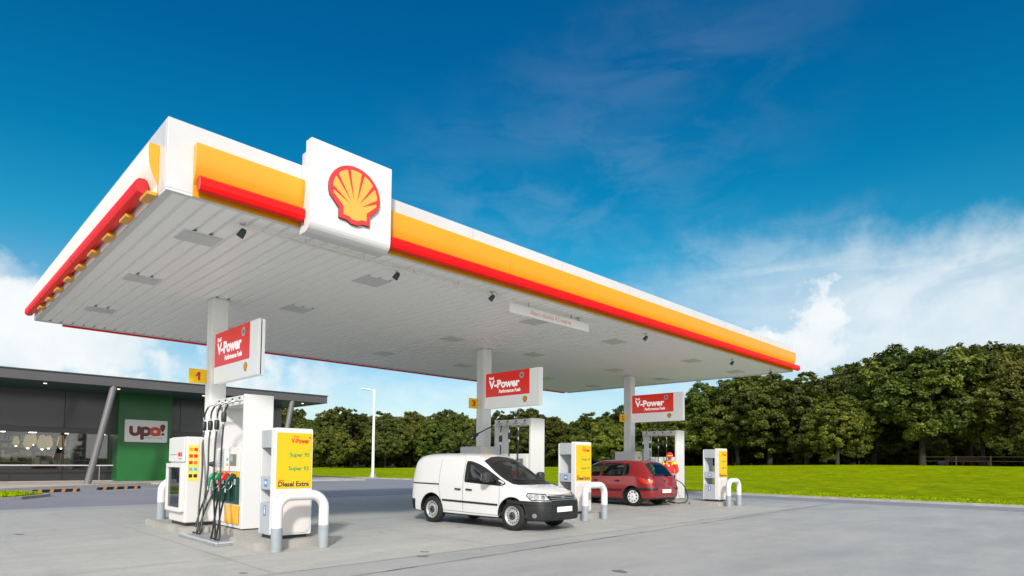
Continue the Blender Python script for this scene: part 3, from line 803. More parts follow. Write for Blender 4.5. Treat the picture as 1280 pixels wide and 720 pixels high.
# hose of pump 2 reaches across to the far flank of the van
s = Vector((4.17, 12.42, 2.40))
q1 = Vector((3.80, 12.75, 2.12)); q2 = Vector((2.75, 12.9, 1.42))
hose(pump2, O, [s, (4.02, 12.55, 2.30), q1+(q1-q2).normalized()*.1], 6); coupling(pump2, O, q1, q2)
hose(pump2, O, [q1-(q1-q2).normalized()*.1, (3.3, 12.86, 1.77), q2, (2.45, 12.75, 1.2), (2.42, 12.55, .92)], 8)
# hose of pump 3: hangs inside the frame and loops along the ground to the attendant's hand
a = Vector((4.15, 12.40, 2.0)); s = Vector((4.17, 12.40, 2.40))
hose(pump3, O, [s, (4.15, 12.4, 2.28), a+Vector((0, 0, .1))], 5); coupling(pump3, O, a, a+Vector((0, 0, 1)))
dx = COLS[2]-COLS[0]
hose(pump3, O, [a-Vector((0, 0, .1)), (4.12, 12.35, 1.4), (4.10, 12.2, .7), (4.05, 12.0, .2), (4.0, 11.7, .16), (3.98, 11.2, .035), (4.05, 10.75, .04), (4.20, 10.62, .20), (4.12, 10.72, .62), (3.85, 10.85, .82), (3.55, 10.98, .90), (18.80-dx, 11.02, .95)], 9)
b = MB(); hx = 18.80-dx
b.tube(catmull([(hx+.02, 11.02, .95), (hx-.08, 11.05, .97), (hx-.20, 11.10, .95), (hx-.38, 11.14, .89)], 4), [.028]*4+[.032]*4+[.02]*4+[.014], GREENN, 10); b.build('nozzle', pump3, O)
# drip tray
b = MB(); b.box(3.60, 4.20, 10.20, 12.05, .004, .035, mat('tray_grey', (.24,.26,.28), .5, noise=.2), .006, 1); b.box(3.60, 3.64, 10.20, 12.05, .0355, .07, GREYP, .01, 1); b.box(3.645, 4.2, 10.20, 10.235, .0355, .07, GREYP, .01, 1)
tag(b.build('hose_tray', None, (3.9, 11.1, 0)), 'low grey metal tray on the ground under the nearest pump hoses', 'tray')

# price cabinets (paper towel and bin holders with a price board)
def mk_price():
    O = (4.52, 9.77, ZI); t = empty('price_cabinet', O, '', 'price cabinet')
    xa, xb, ya, yb = 4.20, 4.845, 9.50, 10.06
    b = MB(); b.box(xa+.012, xb-.012, yb-.05, yb, .19, 1.87, GREYL, .008, 1)
    for z0, z1 in ((1.59, 1.88), (.91, 1.13), (.19, .70)):
        b.box(xa+.006, xb-.006, ya+.122, yb-.052, z0, z1, GREYP, .01, 2)
    b.box(xa+.02, xb-.02, ya+.122, ya+.14, .71, 1.58, GREYL)
    b.box(xa+.05, xb-.05, ya+.05, yb-.05, ZI-.003, .188, DARK); b.build('cabinet_body', t, O)
    b = MB(); 
    b.prism([(x, z) for x, z in rpoly(0, xb-xa, .19, 1.91, .035, 4)], ((xa, ya+.12, 0), (1, 0, 0), (0, 0, 1)), 0, .12, WHITE2); b.build('front_slab', t, O)
    b = MB(); b.prism(rpoly(.03, xb-xa-.03, .22, .905, .10, 8), ((xa, ya, 0), (1, 0, 0), (0, 0, 1)), .0005, .018, WARMP); b.build('lower_panel', t, O)
    f = ((xa, ya, 0), (1, 0, 0), (0, 0, 1)); b = MB(); b.prism(rpoly(.035, xb-xa-.012, .935, 1.835, .012), f, .0005, .006, SIGNYEL); p = b.build('price_board', t, O)
    b = MB(); w = xb-xa; k = dict(lift=.006)
    b.text('Shell', f, .30, 1.765, .10, .028, TXTRED, bold=.01, **k); b.text('V-Power', f, .27, 1.665, .31, .085, TXTRED, bold=.035, **k)
    b.prism([(w-.055+.017*math.cos(a*PI/8), 1.765+.017*math.sin(a*PI/8)) for a in range(16)], f, .0065, .008, TXTRED)
    b.text('Super 95', f, .245, 1.425, .345, .092, TXTGRN, bold=.035, **k); b.text('Super 93', f, .235, 1.205, .345, .092, TXTGRN, bold=.035, **k)
    b.text('Shell', f, .075, 1.055, .09, .025, TXTBLK, bold=.01, **k); b.text('Diesel Extra', f, .07, .965, .52, .085, TXTBLK, bold=.03, **k)
    b.build('lettering', p, O)
    b = MB(); f = FX(xa+.006, yb-.052, 0)
    b.prism(rpoly(.15, .26, .96, 1.08, .008), f, .0005, .003, BLUELBL); b.prism(rpoly(.17, .24, 1.0, 1.05, .004), f, .0035, .005, WHITE2)
    b.build('blue_sticker', t, O); b = MB()
    b.prism(rpoly(.14, .23, .49, .66, .008), f, .0005, .003, BLUELBL); b.prism(rpoly(.165, .205, .52, .60, .004), f, .0035, .005, WHITE2); b.prism([(.185+.018*math.cos(a*PI/6), .625+.018*math.sin(a*PI/6)) for a in range(12)], f, .0035, .005, WHITE2)
    b.build('blue_sticker', t, O)
    return t
place3(mk_price, ['grey and yellow price cabinet nearest the camera, beside the tallest pump', 'grey and yellow price cabinet in front of the white van, between van and red car', 'grey and yellow price cabinet by the lawn, rightmost of the three'], 'price cabinets at the island ends')
# U shaped guards
def mk_guard(x0=4.09, x1=4.86, y=9.10, z0=0., zt=.845, lab=''):
    O = ((x0+x1)/2, y, z0); t = empty('crash_guard', O, lab, 'crash guard'); r = .22
    P = [(x0, y, z0+.2), (x0, y, zt-r)]+[(x0+r-r*math.cos(R_(a)), y, zt-r+r*math.sin(R_(a))) for a in range(12, 90, 12)]+[(x0+r, y, zt), (x1-r, y, zt)]+[(x1-r+r*math.sin(R_(a)), y, zt-r+r*math.cos(R_(a))) for a in range(12, 90, 12)]+[(x1, y, zt-r), (x1, y, z0+.2)]
    b = MB(); b.tube(P, .080, WHITE2, 20); b.build('hoop', t, O)
    for x in (x0, x1):
        b = MB(); b.tube([(x, y, z0-.005), (x, y, z0+.36)], .0835, mat('guard_sleeve', (.27, .305, .335), .5, noise=.15, nscale=6), 20); b.build('sleeve', t, O)
    return t
place3(mk_guard, ['white hoop crash guard with grey feet before the nearest price cabinet', 'white hoop crash guard with grey feet just right of the van bonnet', 'white hoop crash guard with grey feet by the lawn, rightmost'], 'hoop crash guards')
g = mk_guard(3.93, 4.80, 14.3, ZI-.004, .93, 'white hoop crash guard at the left, behind the glass door cabinet'); g['group'] = 'hoop crash guards'
# service cabinets with a glass door
def mk_service():
    O = (4.05, 12.9, ZI); t = empty('service_cabinet', O, '', 'service cabinet')
    xa, xb, ya, yb = 3.81, 4.36, 12.44, 13.38
    b = MB(); b.box(xa, xb, ya, yb, .19, 1.82, mat('cabinet_white', (.60, .60, .60), .35), .03, 3); b.box(xa+.05, xb-.04, ya+.04, yb-.04, ZI-.003, .188, DARK); b.build('body', t, O)
    b = MB(); b.box(xa-.035, xa-.001, ya+.015, yb-.01, 1.34, 1.80, WHITE2, .015, 2); p = b.build('header', t, O)
    f = FX(xa-.035, yb-.01, 0); b = MB(); b.prism(rpoly(.08, .50, 1.472, 1.484, .003), f, .0005, .002, TXTGRY); b.prism(rpoly(.58, .70, 1.44, 1.52, .01), f, .0005, .002, TXTRED); b.prism(rpoly(.72, .80, 1.44, 1.52, .01), f, .0005, .002, LOGORED); b.prism(rpoly(.60, .78, 1.39, 1.405, .003), f, .0005, .002, TXTGRY); b.build('lettering', p, O)
    b = MB(); f2 = FX(xa-.001, yb-.01, 0); W_ = .91
    for a in ((0, .075, .40, 1.31), (W_-.075, W_, .40, 1.31), (.076, W_-.076, .40, .475), (.076, W_-.076, 1.235, 1.31)):
        b.prism(rpoly(a[0], a[1], a[2], a[3], .012, 2), f2, .002, .075, WHITE2)
    p = b.build('glass_door', t, O)
    b = MB(); b.prism([(.075, .475), (W_-.075, .475), (W_-.075, 1.235), (.075, 1.235)], f2, .040, .046, GLASSB); b.build('pane', p, O)
    b = MB(); b.prism([(.075, .475), (W_-.075, .475), (W_-.075, 1.235), (.075, 1.235)], f2, .0025, .006, mat('inner_back', (.36, .39, .43), .5))
    for z, m in ((.74, GREYL), (.98, GREYL)): b.prism([(.08, z), (W_-.08, z), (W_-.08, z+.015), (.08, z+.015)], f2, .0065, .036, m)
    b.build('shelf', t, O)
    b = MB()
    for i in range(5):
        b.prism(rpoly(.12+i*.14, .2+i*.14, .995, 1.08+random.uniform(0, .08), .01), f2, .012, .034, [GREYL, WHITE2, BLUELBL, ORLBL, GREYP][i])
    b.build('stock', t, O)
    f = FY(xa, ya, 0); b = MB(); b.prism(rpoly(.03, .225, .98, 1.74, .006), f, .0005, .004, mat('sticker_yellow', (.85, .60, .10), .4)); p = b.build('instruction_sticker', t, O)
    b = MB(); b.prism(rpoly(.035, .22, 1.66, 1.735, .004), f, .0045, .006, WHITE2)
    cl = [YELLOW, LOGORED, LOGORED, TXTRED, LOGORED, ORLBL, CYANLBL, CYANLBL, TXTBLK, TXTBLK]
    for i in range(10): b.prism(rpoly(.05+(i % 2)*.085, .115+(i % 2)*.085, 1.545-(i//2)*.125, 1.61-(i//2)*.125, .008), f, .0045, .006, cl[i])
    b.build('pictograms', p, O)
    return t
place3(mk_service, ['white cabinet with framed glass door and pictogram strip, left of the nearest pump', 'white service cabinet whose top shows above the roof of the white van', 'white service cabinet whose top shows above the roof of the red car'], 'white service cabinets on the islands')
# ------------------------------------------------------------------ vehicles (local: x forward from the rear bumper, y left, z up)
def pchip(xs, ys, q):
    xs = np.asarray(xs, float); ys = np.asarray(ys, float); h = np.diff(xs); d = np.diff(ys)/h
    m = np.zeros(len(xs)); m[0] = d[0]; m[-1] = d[-1]
    for i in range(1, len(xs)-1):
        if d[i-1]*d[i] > 0:
            w1, w2 = 2*h[i]+h[i-1], h[i]+2*h[i-1]; m[i] = (w1+w2)/(w1/d[i-1]+w2/d[i])
    q = np.clip(q, xs[0], xs[-1]); k = np.clip(np.searchsorted(xs, q, 'right')-1, 0, len(xs)-2)
    t = (q-xs[k])/h[k]; a = h[k]
    return (2*t**3-3*t**2+1)*ys[k]+(t**3-2*t**2+t)*a*m[k]+(-2*t**3+3*t**2)*ys[k+1]+(t**3-t**2)*a*m[k+1]
class Body:
    def __init__(s, keys, n=150, per=(4, 6, 8, 9, 8, 6), scale=(1, 1, 1)):
        xs = np.array([k[0] for k in keys]); K = len(keys[0][1]); s.sc = scale
        u = np.linspace(0, 1, n); q = xs[0]+(xs[-1]-xs[0])*(u-.9*np.sin(2*PI*u)/(2*PI)*.55); q = np.unique(np.concatenate([q, xs]))
        P = np.zeros((len(q), K, 2))
        for j in range(K):
            for c in range(2): P[:, j, c] = pchip(xs, [k[1][j][c] for k in keys], q)
        tt = np.concatenate([np.linspace(j, j+1, per[j], endpoint=False) for j in range(K-1)]+[[K-1]])
        G = []
        for i in range(len(q)):
            # catmull-like smoothing in the section with chord parameter
            yy = pchip(np.arange(K), P[i, :, 0], tt); zz = pchip(np.arange(K), P[i, :, 1], tt)
            half = [(a, b) for a, b in zip(yy, zz)]
            ring = half+[(-a, b) for a, b in half[-2::-1]]
            G.append([Vector((q[i]*scale[0], a*scale[1], b*scale[2])) for a, b in ring])
        s.n = len(q); s.k = len(G[0]); s.V = [v for r in G for v in r]; s.F = []
        for i in range(s.n-1):
            for j in range(s.k):
                a, b = i*s.k+j, i*s.k+(j+1) % s.k
                s.F.append([a, b, b+s.k, a+s.k])
        s.F.append(list(range(s.k))[::-1]); s.F.append(list(range((s.n-1)*s.k, s.n*s.k)))
        s.bvh = BVHTree.FromPolygons(s.V, s.F)
    def ray(s, o, d):
        h = s.bvh.ray_cast(o, d); return h[0], h[1]
    def frame(s, kind, side=1):
        if kind == 'side': return Vector((0, side*3, 0)), Vector((1, 0, 0)), Vector((0, 0, 1)), Vector((0, -side, 0))
        if kind == 'front': return Vector((s.V[-1].x+3, 0, 0)), Vector((0, side, 0)), Vector((0, 0, 1)), Vector((-1, 0, 0))
        if kind == 'rear': return Vector((-3, 0, 0)), Vector((0, side, 0)), Vector((0, 0, 1)), Vector((1, 0, 0))
    def decal(s, mb, poly, fr, m, off=.004, step=.06, smooth=True, thick=True):
        """poly (a,b) in the frame's plane, laid on the body along the frame's direction"""
        o, rt, up, d = fr; sc = 1
        n = len(poly); pts = []
        for i in range(n):
            a = Vector(poly[i]); c = Vector(poly[(i+1) % n]); k = max(1, int((c-a).length/step))
            for j in range(k): pts.append(a.lerp(c, j/k))
        nb = len(pts); x0, x1 = min(p.x for p in pts), max(p.x for p in pts); y0, y1 = min(p.y for p in pts), max(p.y for p in pts)
        inner = []
        xx = x0+step*.5
        while xx < x1:
            yy = y0+step*.5
            while yy < y1:
                ins = False
                for i in range(nb):
                    (ax, ay), (bx, by) = pts[i], pts[(i+1) % nb]
                    if (ay > yy) != (by > yy) and xx < (bx-ax)*(yy-ay)/(by-ay)+ax: ins = not ins
                if ins and min((p-Vector((xx, yy))).length for p in pts) > step*.35: inner.append(Vector((xx, yy)))
                yy += step
            xx += step
        r = delaunay_2d_cdt(pts+inner, [], [list(range(nb))], 1, 1e-6)
        V2, F2 = r[0], r[2]; vs = []; ok = []
        last = None
        for p in V2:
            h, nn = s.ray(o+rt*p.x+up*p.y, d)
            if h is None: ok.append(False); vs.append(Vector((0, 0, 0))); continue
            if nn.dot(d) > 0: nn = -nn
            ok.append(True); vs.append(h+nn*off)
        F = [list(f) for f in F2 if all(ok[i] for i in f)]
        mb.add(vs, F, m, smooth)
        if thick:
            from collections import Counter
            ed = Counter(); 
            for f in F:
                for i in range(len(f)): ed[tuple(sorted((f[i], f[(i+1) % len(f)])))] += 1
            rim = [e for e, c in ed.items() if c == 1]
            for a, b in rim:
                va, vb = vs[a], vs[b]
                q = [va, vb, vb+d*(off+.003), va+d*(off+.003)]; mb.add(q, [[0, 1, 2, 3]], m)
    def line(s, mb, pts, fr, m, w=.006, off=.0025, step=.05):
        o, rt, up, d = fr; P = []
        for i in range(len(pts)-1):
            a, c = Vector(pts[i]), Vector(pts[i+1]); k = max(1, int((c-a).length/step))
            for j in range(k): P.append(a.lerp(c, j/k))
        P.append(Vector(pts[-1])); vs = []; ok = []
        for i, p in enumerate(P):
            t = (P[min(i+1, len(P)-1)]-P[max(0, i-1)]).normalized(); nrm = Vector((-t.y, t.x))*w/2
            for q in (p-nrm, p+nrm):
                h, nn = s.ray(o+rt*q.x+up*q.y, d); ok.append(h is not None)
                if h is None: vs.append(Vector()); continue
                if nn.dot(d) > 0: nn = -nn
                vs.append(h+nn*off)
        mb.add(vs, [[2*i, 2*i+1, 2*i+3, 2*i+2] for i in range(len(P)-1) if all(ok[2*i:2*i+4])], m)
    def belt(s, mb, zf, m, w, off=.01, a0=-100, a1=100, cx=3.2, n=120):
        vs = []
        for i in range(n+1):
            a = R_(a0+(a1-a0)*i/n); dd = Vector((math.cos(a), math.sin(a), 0))
            for q in (-w/2, w/2):
                h, nn = s.ray(Vector((cx, 0, zf(a)+q))+dd*4, -dd)
                if h is None: h, nn = vs[-2] if len(vs) > 1 else Vector((cx, 0, 0)), dd
                vs.append(h+dd*off)
        for (da, db) in ((0, 0),):
            mb.add(vs, [[2*i, 2*i+1, 2*i+3, 2*i+2] for i in range(n)], m, True)
            up = [v.copy() for v in vs]; 
            for i in range(n+1):
                a = R_(a0+(a1-a0)*i/n); dd = Vector((math.cos(a), math.sin(a), 0)); up[2*i] = vs[2*i+1]; up[2*i+1] = vs[2*i+1]-dd*(off+.004)
            mb.add(up, [[2*i, 2*i+1, 2*i+3, 2*i+2] for i in range(n)], m)
    def ring(s, mb, poly, fr, m, w, off=.005):
        s.line(mb, list(poly)+[poly[0], poly[1]], fr, m, w, off)
def pip(x, y, P):
    ins = False; n = len(P)
    for i in range(n):
        (ax, ay), (bx, by) = P[i], P[(i+1) % n]
        if (ay > y) != (by > y) and x < (bx-ax)*(y-ay)/(by-ay)+ax: ins = not ins
    return ins
def shell(B, name, parent, paint, wheels, wr, holes, region=None, mats=()):
    """body skin: the loft with arches cut and the window openings left out. holes: list of (frame kind, side, polygon)"""
    me = bpy.data.meshes.new(name); me.from_pydata(B.V, [], B.F); me.update()
    ob = bpy.data.objects.new(name, me); C.objects.link(ob)
    for m in (paint, DARK)+tuple(mats): me.materials.append(m)
    cut = MB()
    for wx in wheels: 
        cut.lathe([(0, -2), (wr, -2), (wr, 2), (0, 2)], DARK, 40, Matrix.Translation((wx, 0, wheels[wx])) @ Matrix.Rotation(PI/2, 4, 'X'))
    bb = bmesh.new()
    cm = bpy.data.meshes.new('c'); cm.from_pydata(cut.v, [], cut.f); bb.from_mesh(cm); bmesh.ops.remove_doubles(bb, verts=bb.verts[:], dist=1e-5); bmesh.ops.recalc_face_normals(bb, faces=bb.faces[:]); bb.to_mesh(cm); bb.free()
    cm.materials.append(paint); cm.materials.append(DARK)
    cm.polygons.foreach_set('material_index', [1]*len(cm.polygons))
    co_ = bpy.data.objects.new('c', cm); C.objects.link(co_)
    bb = bmesh.new(); bb.from_mesh(me); bmesh.ops.recalc_face_normals(bb, faces=bb.faces[:]); bb.to_mesh(me); bb.free()
    md = ob.modifiers.new('b', 'BOOLEAN'); md.operation = 'DIFFERENCE'; md.object = co_; md.solver = 'EXACT'
    dg = bpy.context.evaluated_depsgraph_get(); nm = bpy.data.meshes.new_from_object(ob.evaluated_get(dg))
    bpy.data.objects.remove(co_); ob.modifiers.clear(); ob.data = nm; nm.name = name
    bb = bmesh.new(); bb.from_mesh(nm)
    cmax = 0
    dele = []
    for f in bb.faces:
        c = f.calc_center_median(); nn = f.normal
        for kind, side, P in holes:
            if kind == 'side' and c.y*side > .2 and abs(nn.y) > .25 and pip(c.x, c.z, P): dele.append(f); break
            if kind == 'front' and nn.x > .12 and pip(c.y*side, c.z, P): dele.append(f); break
            if kind == 'rear' and nn.x < -.12 and pip(c.y*side, c.z, P): dele.append(f); break
        f.smooth = True
        if region and f.material_index == 0: f.material_index = region(c, nn)
        for wx in wheels:
            if abs(math.hypot(c.x-wx, c.z-wheels[wx])-wr) < .012 and abs(nn.y) < .3: f.material_index = 1; f.smooth = False
        if c.z < .30 and nn.z < -.6: f.material_index = 1
    bmesh.ops.delete(bb, geom=dele, context='FACES'); 
    bb.to_mesh(nm); bb.free()
    try: nm.set_sharp_from_angle(angle=R_(38))
    except Exception: pass
    ob.parent = parent
    return ob
def wheel(parent, x, y, r, w, side, style):
    """side: +1 outer face towards +y"""
    rot = Matrix.Translation((x, y, r)) @ Matrix.Rotation(-side*PI/2, 4, 'X')       # local +Z to the outside
    e = bpy.data.objects.new('wheel', None); C.objects.link(e); e.parent = parent; e.empty_display_size = .1
    b = MB(); R = r
    b.lathe([(.60*R, -w), (.62*R, -w*.98), (.86*R, -w), (.97*R, -w*.9), (R, -w*.75), (R, -w*.25), (.97*R, -.08*w), (.90*R, 0), (.75*R, .012), (.665*R, .006), (.64*R, -.01), (.63*R, -w*.5)], TYRE, 48, rot)
    for k in range(4): b.lathe([(R*1.002, -w*(.30+.12*k)), (R*1.002, -w*(.315+.12*k))], DARK, 48, rot)
    b.build('tyre', e)
    b = MB(); q = .64*R
    if style == 'steel':
        b.lathe([(q, -.02), (q*1.02, .004), (q*.94, .006), (q*.90, -.02), (q*.80, -.028), (q*.55, -.012), (q*.42, -.010)], SILVER, 48, rot)
        b.lathe([(q*.42, -.010), (q*.38, .006), (q*.15, .010), (0, .010)], DARK, 24, rot)
        for k in range(16):
            a = 2*PI*k/16; p0 = rot @ Vector((q*.76*math.cos(a), q*.76*math.sin(a), -.030)); p1 = rot @ Vector((q*.76*math.cos(a), q*.76*math.sin(a), -.0195)); b.tube([p0, p1], q*.075, DARK, 10)
        for k in range(5):
            a = 2*PI*k/5; p0 = rot @ Vector((q*.27*math.cos(a), q*.27*math.sin(a), .0)); p1 = rot @ Vector((q*.27*math.cos(a), q*.27*math.sin(a), .014)); b.tube([p0, p1], q*.05, STEEL, 8)
    else:
        b.lathe([(q*1.02, -.01), (q*1.03, .008), (q*.95, .010), (q*.86, .0), (q*.5, .022), (q*.2, .020), (0, .020)], mat('hubcap_silver', (.72, .73, .74), .35, metal=.1), 48, rot)
        for k in range(9):
            a = 2*PI*k/9; rr = .72
            pl = [Vector((q*(rr+dx*.13)*math.cos(a+dy*.20), q*(rr+dx*.13)*math.sin(a+dy*.20), .0155)) for dx, dy in ((-1, -.45), (-.4, -.75), (.6, -.95), (1, -.7), (1, .7), (.6, .95), (-.4, .75), (-1, .45))]
            b.add([rot @ v for v in pl], [list(range(8))], DARK)
        b.lathe([(q*.16, .021), (q*.15, .026), (0, .026)], GREYP, 16, rot)
    b.build('rim', e)
    return e
BLKTRIM = mat('black_trim', (.012, .012, .013), .4); SEAM = mat('panel_gap', (.05, .05, .05), .7)
CHROME = mat('lamp_reflector', (.40, .41, .43), .15, metal=.8); LAMPG = mat('lamp_glass', (.40, .42, .44), .06, coat=1.)
SEAT = mat('seat_fabric', (.035, .036, .04), .8)

def make_van():
    sc = (.90, .84, .865)
    t = empty('panel_van', (0, 0, 0), 'white panel van with dark grey bumpers parked at the middle pump', 'van')
    K = [
     (0.0, [(.50, .36), (.66, .39), (.72, .50), (.70, .60), (.55, .64), (.3, .65), (0, .65)]),
     (.03, [(.60, .32), (.78, .35), (.82, .56), (.79, .88), (.68, 1.06), (.4, 1.10), (0, 1.11)]),
     (.10, [(.70, .30), (.83, .33), (.865, .6), (.845, 1.1), (.75, 1.47), (.5, 1.55), (0, 1.57)]),
     (.24, [(.75, .28), (.86, .31), (.885, .6), (.87, 1.1), (.785, 1.62), (.55, 1.735), (0, 1.755)]),
     (.50, [(.78, .27), (.87, .30), (.893, .6), (.883, 1.1), (.80, 1.675), (.55, 1.79), (0, 1.81)]),
     (1.0, [(.8, .26), (.872, .30), (.898, .6), (.888, 1.1), (.805, 1.69), (.55, 1.81), (0, 1.83)]),
     (1.9, [(.8, .25), (.872, .29), (.898, .6), (.888, 1.1), (.805, 1.69), (.55, 1.805), (0, 1.825)]),
     (2.20, [(.8, .25), (.872, .29), (.898, .6), (.888, 1.1), (.80, 1.655), (.54, 1.775), (0, 1.795)]),
     (2.50, [(.8, .25), (.872, .29), (.898, .6), (.887, 1.1), (.78, 1.545), (.52, 1.65), (0, 1.69)]),
     (2.80, [(.8, .25), (.872, .29), (.896, .6), (.884, 1.09), (.765, 1.39), (.50, 1.49), (0, 1.54)]),
     (3.15, [(.8, .25), (.870, .29), (.895, .6), (.878, 1.07), (.745, 1.21), (.48, 1.30), (0, 1.35)]),
     (3.50, [(.8, .25), (.868, .29), (.893, .6), (.865, 1.00), (.73, 1.065), (.47, 1.12), (0, 1.155)]),
     (3.68, [(.8, .25), (.866, .29), (.890, .6), (.850, .95), (.71, 1.02), (.45, 1.065), (0, 1.09)]),
     (3.95, [(.79, .25), (.855, .28), (.872, .55), (.82, .88), (.65, .975), (.42, 1.01), (0, 1.03)]),
     (4.18, [(.70, .25), (.79, .28), (.81, .52), (.75, .80), (.58, .88), (.36, .915), (0, .93)]),
     (4.32, [(.58, .25), (.68, .28), (.71, .48), (.64, .70), (.48, .785), (.3, .81), (0, .825)]),
     (4.40, [(.42, .29), (.52, .31), (.55, .45), (.50, .60), (.36, .67), (.2, .69), (0, .695)])]
    B = Body(K, 150, scale=sc)
    P = lambda pts: [(x*sc[0], z*sc[2]) for x, z in pts]
    FP = lambda pts: [(y*sc[1], z*sc[2]) for y, z in pts]
    wx = {.86*sc[0]: .30, 3.545*sc[0]: .30}
    win = [(2.06, 1.13), (3.12, 1.075), (3.30, 1.07), (3.12, 1.15), (2.88, 1.285), (2.64, 1.42), (2.42, 1.52), (2.22, 1.58), (2.10, 1.59)]
    ws = [(-.69, 1.12), (-.35, 1.125), (0, 1.13), (.35, 1.125), (.69, 1.12), (.67, 1.36), (.62, 1.585), (.3, 1.665), (0, 1.685), (-.3, 1.665), (-.62, 1.585), (-.67, 1.36)]
    shrink = lambda Pg, k: [(cx+(x-cx)*k, cz+(z-cz)*k) for cx, cz in [(sum(p[0] for p in Pg)/len(Pg), sum(p[1] for p in Pg)/len(Pg))] for x, z in Pg]
    def region(c, n):
        x, z = c.x/sc[0], c.z/sc[2]
        if x > 3.60 and z < .655: return 1
        if x < .22 and z < .62: return 1
        return 0
    paint = mat('van_white_paint', (.64, .64, .65), .24, coat=.8)
    plastic = mat('bumper_plastic', (.016, .0165, .018), .55, spec=.3)
    o = shell(B, 'body', t, paint, wx, .375, [('side', 1, P(shrink(win, .93))), ('side', -1, P(shrink(win, .93))), ('front', 1, FP(shrink(ws, .95)))], region)
    o.data.materials[1] = plastic
    for sd in (1, -1):
        fr = B.frame('side', sd)
        b = MB(); B.ring(b, P(win), fr, BLKTRIM, .065, .006); f = b.build('window', t)
        b = MB(); B.decal(b, P(win), fr, GLASSD, .0015, .07, thick=False); b.build('pane', f)
        b = MB(); B.line(b, P([(2.98, 1.08), (2.95, 1.24)]), fr, BLKTRIM, .035, .005); b.build('window_divider', f)
        b = MB()
        B.line(b, P([(2.03, 1.64), (1.99, 1.2), (1.98, .9), (1.99, .36)]), fr, SEAM, .010)
        B.line(b, P([(3.16, 1.07), (3.17, .85), (3.16, .60), (3.18, .33)]), fr, SEAM, .008)
        B.line(b, P([(1.18, 1.66), (1.13, 1.2), (1.13, .90), (1.20, .62), (1.26, .38)]), fr, SEAM, .008)
        B.line(b, P([(1.26, .36), (3.18, .33)]), fr, SEAM, .008)
        B.line(b, P([(3.6, .665), (4.0, .675), (4.25, .70)]), fr, SEAM, .008)
        b.build('panel_gaps', t)
        b = MB(); B.decal(b, P([(1.26, .595), (3.12, .56), (3.12, .605), (1.26, .64)]), fr, BLKTRIM, .014, .08, False); b.build('rub_strip', t)
        b = MB(); B.decal(b, P([(.06, 1.005), (1.12, .995), (1.12, 1.035), (.06, 1.045)]), fr, mat('rail_dark', (.07, .07, .075), .4), .004, .08, False); b.build('door_rail', t)
        for hx in (1.72, 2.10):
            b = MB(); B.decal(b, P([(hx, .90), (hx+.19, .89), (hx+.19, .925), (hx, .935)]), fr, BLKTRIM, .03, .04, False); b.build('door_handle', t)
        # arch lips
        b = MB()
        for wxx in (.86, 3.545): B.line(b, [(wxx*sc[0]+.378*math.cos(R_(a)), .30+.378*math.sin(R_(a))) for a in range(-4, 185, 6)], fr, SEAM, .012, .003, .2)
        b.build('arch_lip', t)
        # door mirror
        y = .74*sd; b = MB()
        b.box(2.60, 2.72, min(y, y+.10*sd), max(y, y+.10*sd), .97, 1.02, BLKTRIM, .015, 2); b.box(2.56, 2.70, min(y+.07*sd, y+.27*sd), max(y+.07*sd, y+.27*sd), .97, 1.17, mat('mirror_plastic', (.035, .035, .037), .35), .055, 4)
        p = b.build('door_mirror', t)
        b = MB(); b.box(2.554, 2.559, min(y+.09*sd, y+.25*sd), max(y+.09*sd, y+.25*sd), 1.0, 1.14, STEEL, .002, 1); b.build('mirror_glass', p)
        # head lamp and fog lamp, laid from the front corner
        d = Vector((-.72, -.69*sd, 0)).normalized(); rt = Vector((-d.y, d.x, 0))*-sd; fo = (Vector((3.72, .60*sd, 0))-d*2, rt, Vector((0, 0, 1)), d)
        HL = [(.12, .635), (-.27, .625), (-.17, .745), (.17, .765), (.20, .72)]
        b = MB(); B.decal(b, [(a, z) for a, z in HL], fo, LAMPG, .006, .04, thick=True); h = b.build('headlight', t)
        b = MB(); B.ring(b, HL, fo, BLKTRIM, .018, .0075)
        for cx_, cz_, rr in ((-.12, .688, .036), (.015, .695, .042), (.115, .70, .03)):
            B.decal(b, [(cx_+rr*math.cos(a*PI/8), cz_+rr*math.sin(a*PI/8)) for a in range(16)], fo, CHROME, .0085, .03, thick=False)
            B.ring(b, [(cx_+rr*math.cos(a*PI/8), cz_+rr*math.sin(a*PI/8)) for a in range(16)], fo, TXTGRY, .010, .0095)
        b.build('lamp_unit', h)
        b = MB(); B.decal(b, [(.05+.045*math.cos(a*PI/8), .33+.045*math.sin(a*PI/8)) for a in range(16)], fo, CHROME, .004, .03); b.build('fog_light', t)
        b = MB(); B.decal(b, FP([(.70*sd, .9), (.80*sd, .9), (.74*sd, 1.25), (.68*sd, 1.25)]), B.frame('rear'), LOGORED, .006, .05); b.build('tail_light', t)
    b = MB(); B.belt(b, lambda a: .585-.012*math.cos(a), plastic, .075, .012); b.build('bumper_top', t)
    fr = B.frame('front')
    b = MB(); B.ring(b, FP(ws), fr, BLKTRIM, .10, .006); f = b.build('windscreen', t)
    b = MB(); B.decal(b, FP(ws), fr, GLASSD, .0015, .07, thick=False); b.build('pane', f)
    b = MB(); B.decal(b, FP([(-.70, 1.085), (0, 1.085), (.70, 1.085), (.69, 1.13), (0, 1.13), (-.69, 1.13)]), fr, BLKTRIM, .003, .06, thick=False)
    B.line(b, FP([(.1, 1.13), (-.55, 1.17)]), fr, BLKTRIM, .02, .02); B.line(b, FP([(-.1, 1.13), (.58, 1.15)]), fr, BLKTRIM, .02, .02); b.build('wiper_cowl', f)
    b = MB(); B.decal(b, FP([(-.46, .69), (.46, .69), (.53, .80), (.48, .835), (-.48, .835), (-.53, .80)]), fr, plastic, .004, .05); g = b.build('grille', t)
    b = MB()
